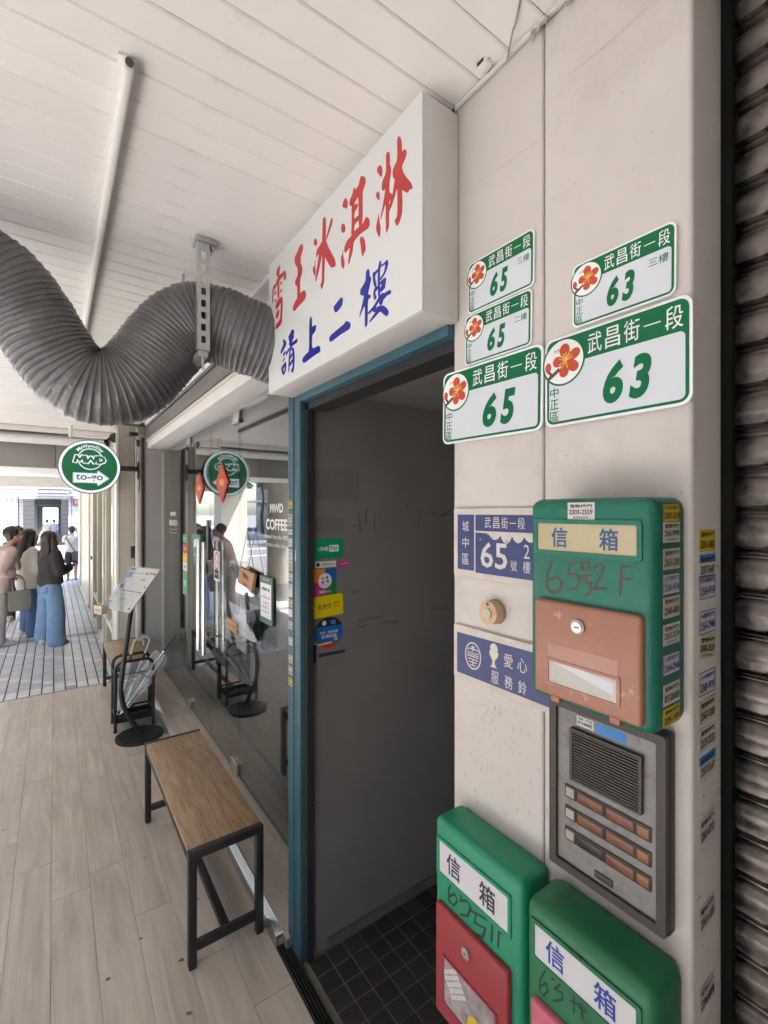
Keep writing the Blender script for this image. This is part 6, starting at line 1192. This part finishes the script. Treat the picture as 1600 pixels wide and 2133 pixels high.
def person(label, pos, heading, H, top, bottom, shoes, arms, hair='long', hairm=None, sleeve='long', lower='trousers', flare=.0, lean=0.0, head_tilt=0.0, hood=False, topr=1.0, hem=.80, cat='person', detail=True):
    k = H / 1.6; bm = B()
    ln = lambda z: lean * max(0, z - .85)                                # forward lean above the hips
    # skin: one continuous body
    hz, hy = 1.475, .02 + ln(1.475)
    T = Matrix.Translation((0, hy, hz - .06)) @ Matrix.Rotation(R(head_tilt), 4, 'X') @ Matrix.Translation((0, -hy, -(hz - .06)))
    hb = B(); ball(hb, (0, hy - .012, hz + .02), .074, .092, .098, 20); ball(hb, (0, hy + .022, hz - .045), .055, .066, .066, 16); ball(hb, (0, hy + .062, hz - .088), .028, .024, .020, 10)
    limb(hb, [(0, hy + .076, hz + .02, .011), (0, hy + .100, hz - .018, .014), (0, hy + .088, hz - .027, .012)], 8)
    for s in (-1, 1): ball(hb, (s * .073, hy - .01, hz - .005), .010, .018, .030, 10); ball(hb, (s * .034, hy + .068, hz - .03), .026, .02, .026, 10); ball(hb, (s * .031, hy + .07, hz + .028), .026, .012, .009, 10)
    ball(hb, (0, hy + .077, hz - .055), .022, .012, .011, 10)
    bmesh.ops.transform(hb, matrix=T, verts=hb.verts[:]); me = bpy.data.meshes.new('h'); hb.to_mesh(me); hb.free(); bm.from_mesh(me); bpy.data.meshes.remove(me)
    limb(bm, [(0, -.015 + ln(1.28), 1.26, .060, .050), (0, -.002 + ln(1.36), 1.36, .046, .046), (0, hy - .01, hz - .03, .05, .05)])
    limb(bm, [(0, 0, .84, .135, .09), (0, -.005 + ln(1.0), 1.0, .105, .075), (0, ln(1.15), 1.15, .13, .088), (0, -.01 + ln(1.28), 1.27, .145, .07)])
    for s in (-1, 1):
        limb(bm, [(s * .075, 0, .84, .085), (s * .085, .012, .62, .066), (s * .09, .02, .47, .050), (s * .09, -.005, .33, .048), (s * .09, -.02, .09, .031)]); limb(bm, [(s * .09, -.045, .045, .034, .034), (s * .092, .06, .035, .040, .028), (s * .094, .13, .028, .034, .02)])
        sh, el, wr = (Vector((s * .165, -.01 + ln(1.27), 1.275)), Vector(arms[s][0]), Vector(arms[s][1])); el.x *= s; wr.x *= s
        limb(bm, [(*sh, .046), (*sh.lerp(el, .5), .040), (*el, .034)]); limb(bm, [(*el, .034), (*el.lerp(wr, .4), .033), (*wr, .022)]); hand_(bm, wr, wr - el if len(arms[s]) < 3 else arms[s][2], s)
    body = obj('person', remesh(bm, .0088, 2), m_skin); tag(body, label, cat)
    body.location = pos; body.rotation_euler = (0, 0, R(heading)); body.scale = (k, k, k)
    def sub(nm, bm, mat, vox=.012, sm=3, wr=0.0, seed=0): o = obj(nm, remesh(bm, vox, sm, wr, seed), mat); o.parent = body; return o
    e = B()
    for s in (-1, 1): ball(e, T @ Vector((s * .031, hy + .079, hz + .012)), .012, .006, .006, 10)
    me = bpy.data.meshes.new('eyes'); e.to_mesh(me); e.free(); o = obj('eyes', me, m_eye); o.parent = body
    e = B(); ball(e, T @ Vector((0, hy + .088, hz - .056)), .020, .006, .007, 10); me = bpy.data.meshes.new('mouth'); e.to_mesh(me); e.free(); o = obj('mouth', me, m_lip); o.parent = body
    # hair
    hb = B(); ball(hb, (0, hy - .028, hz + .038), .086, .098, .094, 20)
    if hair == 'long':
        limb(hb, [(0, hy - .05, hz + .04, .082, .06), (0, hy - .085, hz - .08, .090, .055), (.01, hy - .128 - lean * .08, hz - .20, .108, .050), (-.01, hy - .155 - lean * .15, hz - .34, .105, .040), (.01, hy - .160 - lean * .3, hz - .47, .075, .030), (0, hy - .160 - lean * .3, hz - .56, .04, .018)])
        for s in (-1, 1): limb(hb, [(s * .055, hy + .02, hz + .075, .030), (s * .080, hy - .005, hz - .02, .024, .034), (s * .092, hy - .03, hz - .14, .030, .045), (s * .105, hy - .07, hz - .26, .032, .05), (s * .10, hy - .12, hz - .38, .02, .03)])
    elif hair == 'short':
        limb(hb, [(0, hy - .05, hz + .03, .078, .05), (0, hy - .062, hz - .05, .062, .035)])
        for s in (-1, 1): limb(hb, [(s * .055, hy + .01, hz + .075, .03), (s * .076, hy - .02, hz + .01, .014, .03)])
    else: limb(hb, [(0, hy - .06, hz + .03, .075, .055), (0, hy - .08, hz - .10, .07, .045), (0, hy - .075, hz - .16, .045, .03)])
    bmesh.ops.transform(hb, matrix=T, verts=[v for v in hb.verts]); sub('hair', hb, hairm or m_hair, .009, 2, .009, 3)
    # top
    tbm = B(); q = topr
    limb(tbm, [(0, -.012 + ln(1.30), 1.315, .085, .06), (0, -.012 + ln(1.26), 1.265, .165 * q, .092 * q), (0, -.005 + ln(1.15), 1.15, .172 * q, .112 * q), (0, ln(1.0), 1.0, .165 * q, .112 * q), (0, 0, hem + .06, .178 * q, .125 * q), (0, 0, hem, .172 * q, .122 * q)], 20)
    for s in (-1, 1):
        sh, el, wr = (Vector((s * .150, -.01 + ln(1.27), 1.265)), Vector(arms[s][0]), Vector(arms[s][1])); el.x *= s; wr.x *= s
        if sleeve == 'long': limb(tbm, [(*sh, .072), (*sh.lerp(el, .5), .068 * q), (*el, .062 * q)]); limb(tbm, [(*el, .062 * q), (*el.lerp(wr, .5), .062 * q), (*el.lerp(wr, .86), .056 * q), (*el.lerp(wr, .97), .036)])
        else: limb(tbm, [(*sh, .072), (*sh.lerp(el, .55), .066 * q)])
    if hood: limb(tbm, [(-.09, -.05, 1.32, .035), (0, -.10, 1.29, .05), (.09, -.05, 1.32, .035)])
    sub('top', tbm, top, .012, 3, .010, hash(label) % 50)
    # trousers, skirt or shorts
    pb = B()
    if lower == 'trousers':
        limb(pb, [(0, .0, .93, .150, .105), (0, -.01, .82, .165, .12), (0, -.005, .76, .165, .115)], 20)
        for s in (-1, 1): limb(pb, [(s * .075, -.005, .80, .096, .108), (s * (.09 + flare * .5), .005, .60, .086 + flare * .4, .090 + flare * .4), (s * (.095 + flare * .9), .01, .42, .072 + flare * .75, .076 + flare * .8), (s * (.098 + flare * 1.2), -.005, .20, .066 + flare, .072 + flare * 1.05), (s * (.1 + flare * 1.3), -.005, .055, .064 + flare * 1.15, .074 + flare * 1.2)], 18)
    elif lower == 'shorts':
        limb(pb, [(0, 0, .93, .145, .10), (0, -.01, .82, .165, .12)], 20)
        for s in (-1, 1): limb(pb, [(s * .078, -.005, .80, .096, .105), (s * .09, .0, .60, .098, .105)], 18)
    sub('trousers' if lower == 'trousers' else 'shorts', pb, bottom, .012, 3, .007, 9)
    sb = B()
    for s in (-1, 1): limb(sb, [(s * .092, -.062, .045, .042, .042), (s * .094, .03, .046, .046, .042), (s * .096, .15, .032, .042, .028)]); box(sb, s * .094 - .044, s * .094 + .044, -.098, .185, .002, .022)
    o = obj('shoes', remesh(sb, .009, 2), shoes); o.parent = body
    return body, k
m_swt = M('sweater_charcoal', (.032, .028, .030), .85, var=.15, bump=.3, bscale=180); m_jck = M('jacket_cream', (.68, .64, .58), .8, var=.06); m_pnk = M('jacket_pink', (.54, .40, .36), .75, var=.08); m_nvy = M('top_navy', (.02, .022, .035), .8); m_wht = M('shirt_white', (.62, .60, .57), .8); m_grn = M('coat_green', (.02, .11, .085), .8)
m_jn1 = M('denim_light', (.17, .27, .42), .85, var=.16, scale=7, bump=.3, bscale=260); m_jn2 = M('denim_mid', (.10, .17, .30), .85, var=.16, scale=7, bump=.3, bscale=260); m_jn3 = M('trousers_beige', (.36, .32, .28), .85); m_sho = M('shoes_pale', (.50, .46, .40), .7); m_shw = M('shoes_black_short', (.03, .035, .05), .8)
p1 = W(105, 1341, Z=TILE_Z); p2 = W(61, 1324, Z=TILE_Z); p3 = W(-8, 1346, Z=TILE_Z)
hold = {1: ((.20, .02, 1.02), (.10, .22, 1.08)), -1: ((.20, .02, 1.02), (.10, .22, 1.06))}
b1, k1 = person('woman in charcoal sweater and pale flared jeans, looking up at the shop front', p1, -62, 1.585, m_swt, m_jn1, m_sho, hold, 'long', m_hairb, flare=.040, head_tilt=14, topr=1.12, hem=.86)
for s, x in ((1, .075), (-1, -.075)):
    f = Fr((x, -.108, .775), (1, 0, 0), (0, .02, 1)); o = flat('back_pocket', f, [(.045, .045), (-.045, .045), (-.045, -.045), (0, -.062), (.045, -.045)], -.006, .0025, m_jn2, None); o.parent = b1; o.matrix_parent_inverse = Matrix.Identity(4)
b2, k2 = person('woman in cream jacket and blue jeans beside the woman in charcoal', p2, -70, 1.59, m_jck, m_jn2, m_sho, {1: ((.21, .0, 1.02), (.15, .14, .86)), -1: ((.21, -.01, 1.02), (.16, .13, .84))}, 'long', m_hair, flare=.008, topr=1.32, hem=.72, head_tilt=2)
b3, k3 = person('person in dusty pink jacket and beige trousers with a tote bag', p3, -66, 1.64, m_pnk, m_jn3, m_sho, {1: ((.20, -.02, 1.02), (.13, .15, .95)), -1: ((.20, .0, 1.02), (.12, .16, .93))}, 'short', m_hair, lean=.30, topr=1.14, hem=.72, head_tilt=6)
p4 = W(37, 1290, Z=TILE_Z); b4, k4 = person('woman in dark navy top facing out between the others, hands together', p4, 165, 1.60, m_nvy, m_nvy, m_sho, {1: ((.20, .0, 1.02), (.06, .20, 1.06)), -1: ((.20, .0, 1.02), (.05, .20, 1.04))}, 'long', m_hair, head_tilt=-6)
zr = road_z(17.6); p5 = W(150, 1212, Z=zr + .02); p5.z = road_z(p5.y) + .005
b5, k5 = person('woman in white blouse and dark shorts photographing with a raised phone', p5, -12, 1.60, m_wht, m_shw, m_blackp, {1: ((.24, .16, 1.18), (.06, .26, 1.42), (-.2, .1, .9)), -1: ((.24, .14, 1.16), (.07, .25, 1.40), (-.2, .1, .9))}, 'short', m_hair, sleeve='short', lower='shorts', hem=.86)
ph = thing('phone', 'black phone held up by the woman in the white blouse', 'phone', p5); Mh = wmat(b5)
bm = B(); box(bm, -.075, .075, .30, .31, 1.44, 1.53, .004); bmesh.ops.transform(bm, matrix=Mh, verts=bm.verts[:]); obj('case', bm, m_blackp, ph); bm = B(); box(bm, -.07, .07, .297, .2995, 1.445, 1.525); bmesh.ops.transform(bm, matrix=Mh, verts=bm.verts[:]); obj('screen', bm, m_win, ph)
bg = thing('shoulder_bag', 'olive shoulder bag slung behind the woman in the white blouse', 'bag', p5); bm = B(); box(bm, .04, .30, -.22, -.13, .62, .88, .03, 3); bmesh.ops.transform(bm, matrix=Mh, verts=bm.verts[:]); obj('pouch', bm, M('olive_canvas', (.10, .09, .06), .85), bg, smooth=60)
tb('strap', [Mh @ Vector(c) for c in ((.10, -.16, .88), (.0, -.15, 1.05), (-.12, -.11, 1.26), (-.13, .0, 1.34), (-.06, .12, 1.20), (.1, .14, .98), (.2, .05, .85), (.25, -.14, .86))], .012, M('strap_dark', (.04, .035, .03), .8), bg, 6)
p6 = p5 + Vector((.42, .5, 0)); person('person in a long green coat half hidden behind the corner column', p6, 20, 1.62, m_grn, m_nvy, m_sho, {1: ((.2, 0, 1.02), (.16, .1, .85)), -1: ((.2, 0, 1.02), (.16, .1, .85))}, 'short', m_hair, topr=1.25, hem=.50)
for u, sl in ((98, 'white shirt'), (113, 'pale blue shirt')):
    q = W(u, 1066 + 62, Y=38.5); q.z = GZ; person('pedestrian in ' + sl + ' walking away through the far passage', q, 4, 1.68, m_wht if 'white' in sl else M('shirt_pale_blue', (.40, .44, .55), .8), m_jn2, m_blackp, {1: ((.22, 0, 1.02), (.2, .06, .82)), -1: ((.22, 0, 1.02), (.2, .06, .82))}, 'short', m_hair, sleeve='short')
# tote bag held by the person in pink
M3 = wmat(b3); tt = thing('tote_bag', 'grey canvas tote bag held by the person in pink', 'bag', M3 @ Vector((.13, .2, .45))); m_cv = M('canvas_grey', (.26, .24, .20), .9, var=.08)
bm = B(); rings = []
for z, w_, d_ in ((.46, .115, .03), (.52, .125, .04), (.64, .13, .035), (.73, .125, .016)): rings.append([M3 @ Vector((.15 + d_ * a, .20 + w_ * b, z)) for a, b in ((-1, -1), (-1.2, 0), (-1, 1), (1, 1), (1.2, 0), (1, -1))])
obj('sack', loft(bm, rings), m_cv, tt, smooth=40)
for s in (-1, 1): tb('strap', spline([M3 @ Vector((.15 + s * .015, .13, .72)), M3 @ Vector((.14, .13, .86)), M3 @ Vector((.125, .20, .90)), M3 @ Vector((.14, .26, .86)), M3 @ Vector((.15 + s * .015, .27, .72))], 4), .009, m_cv, tt, 6)
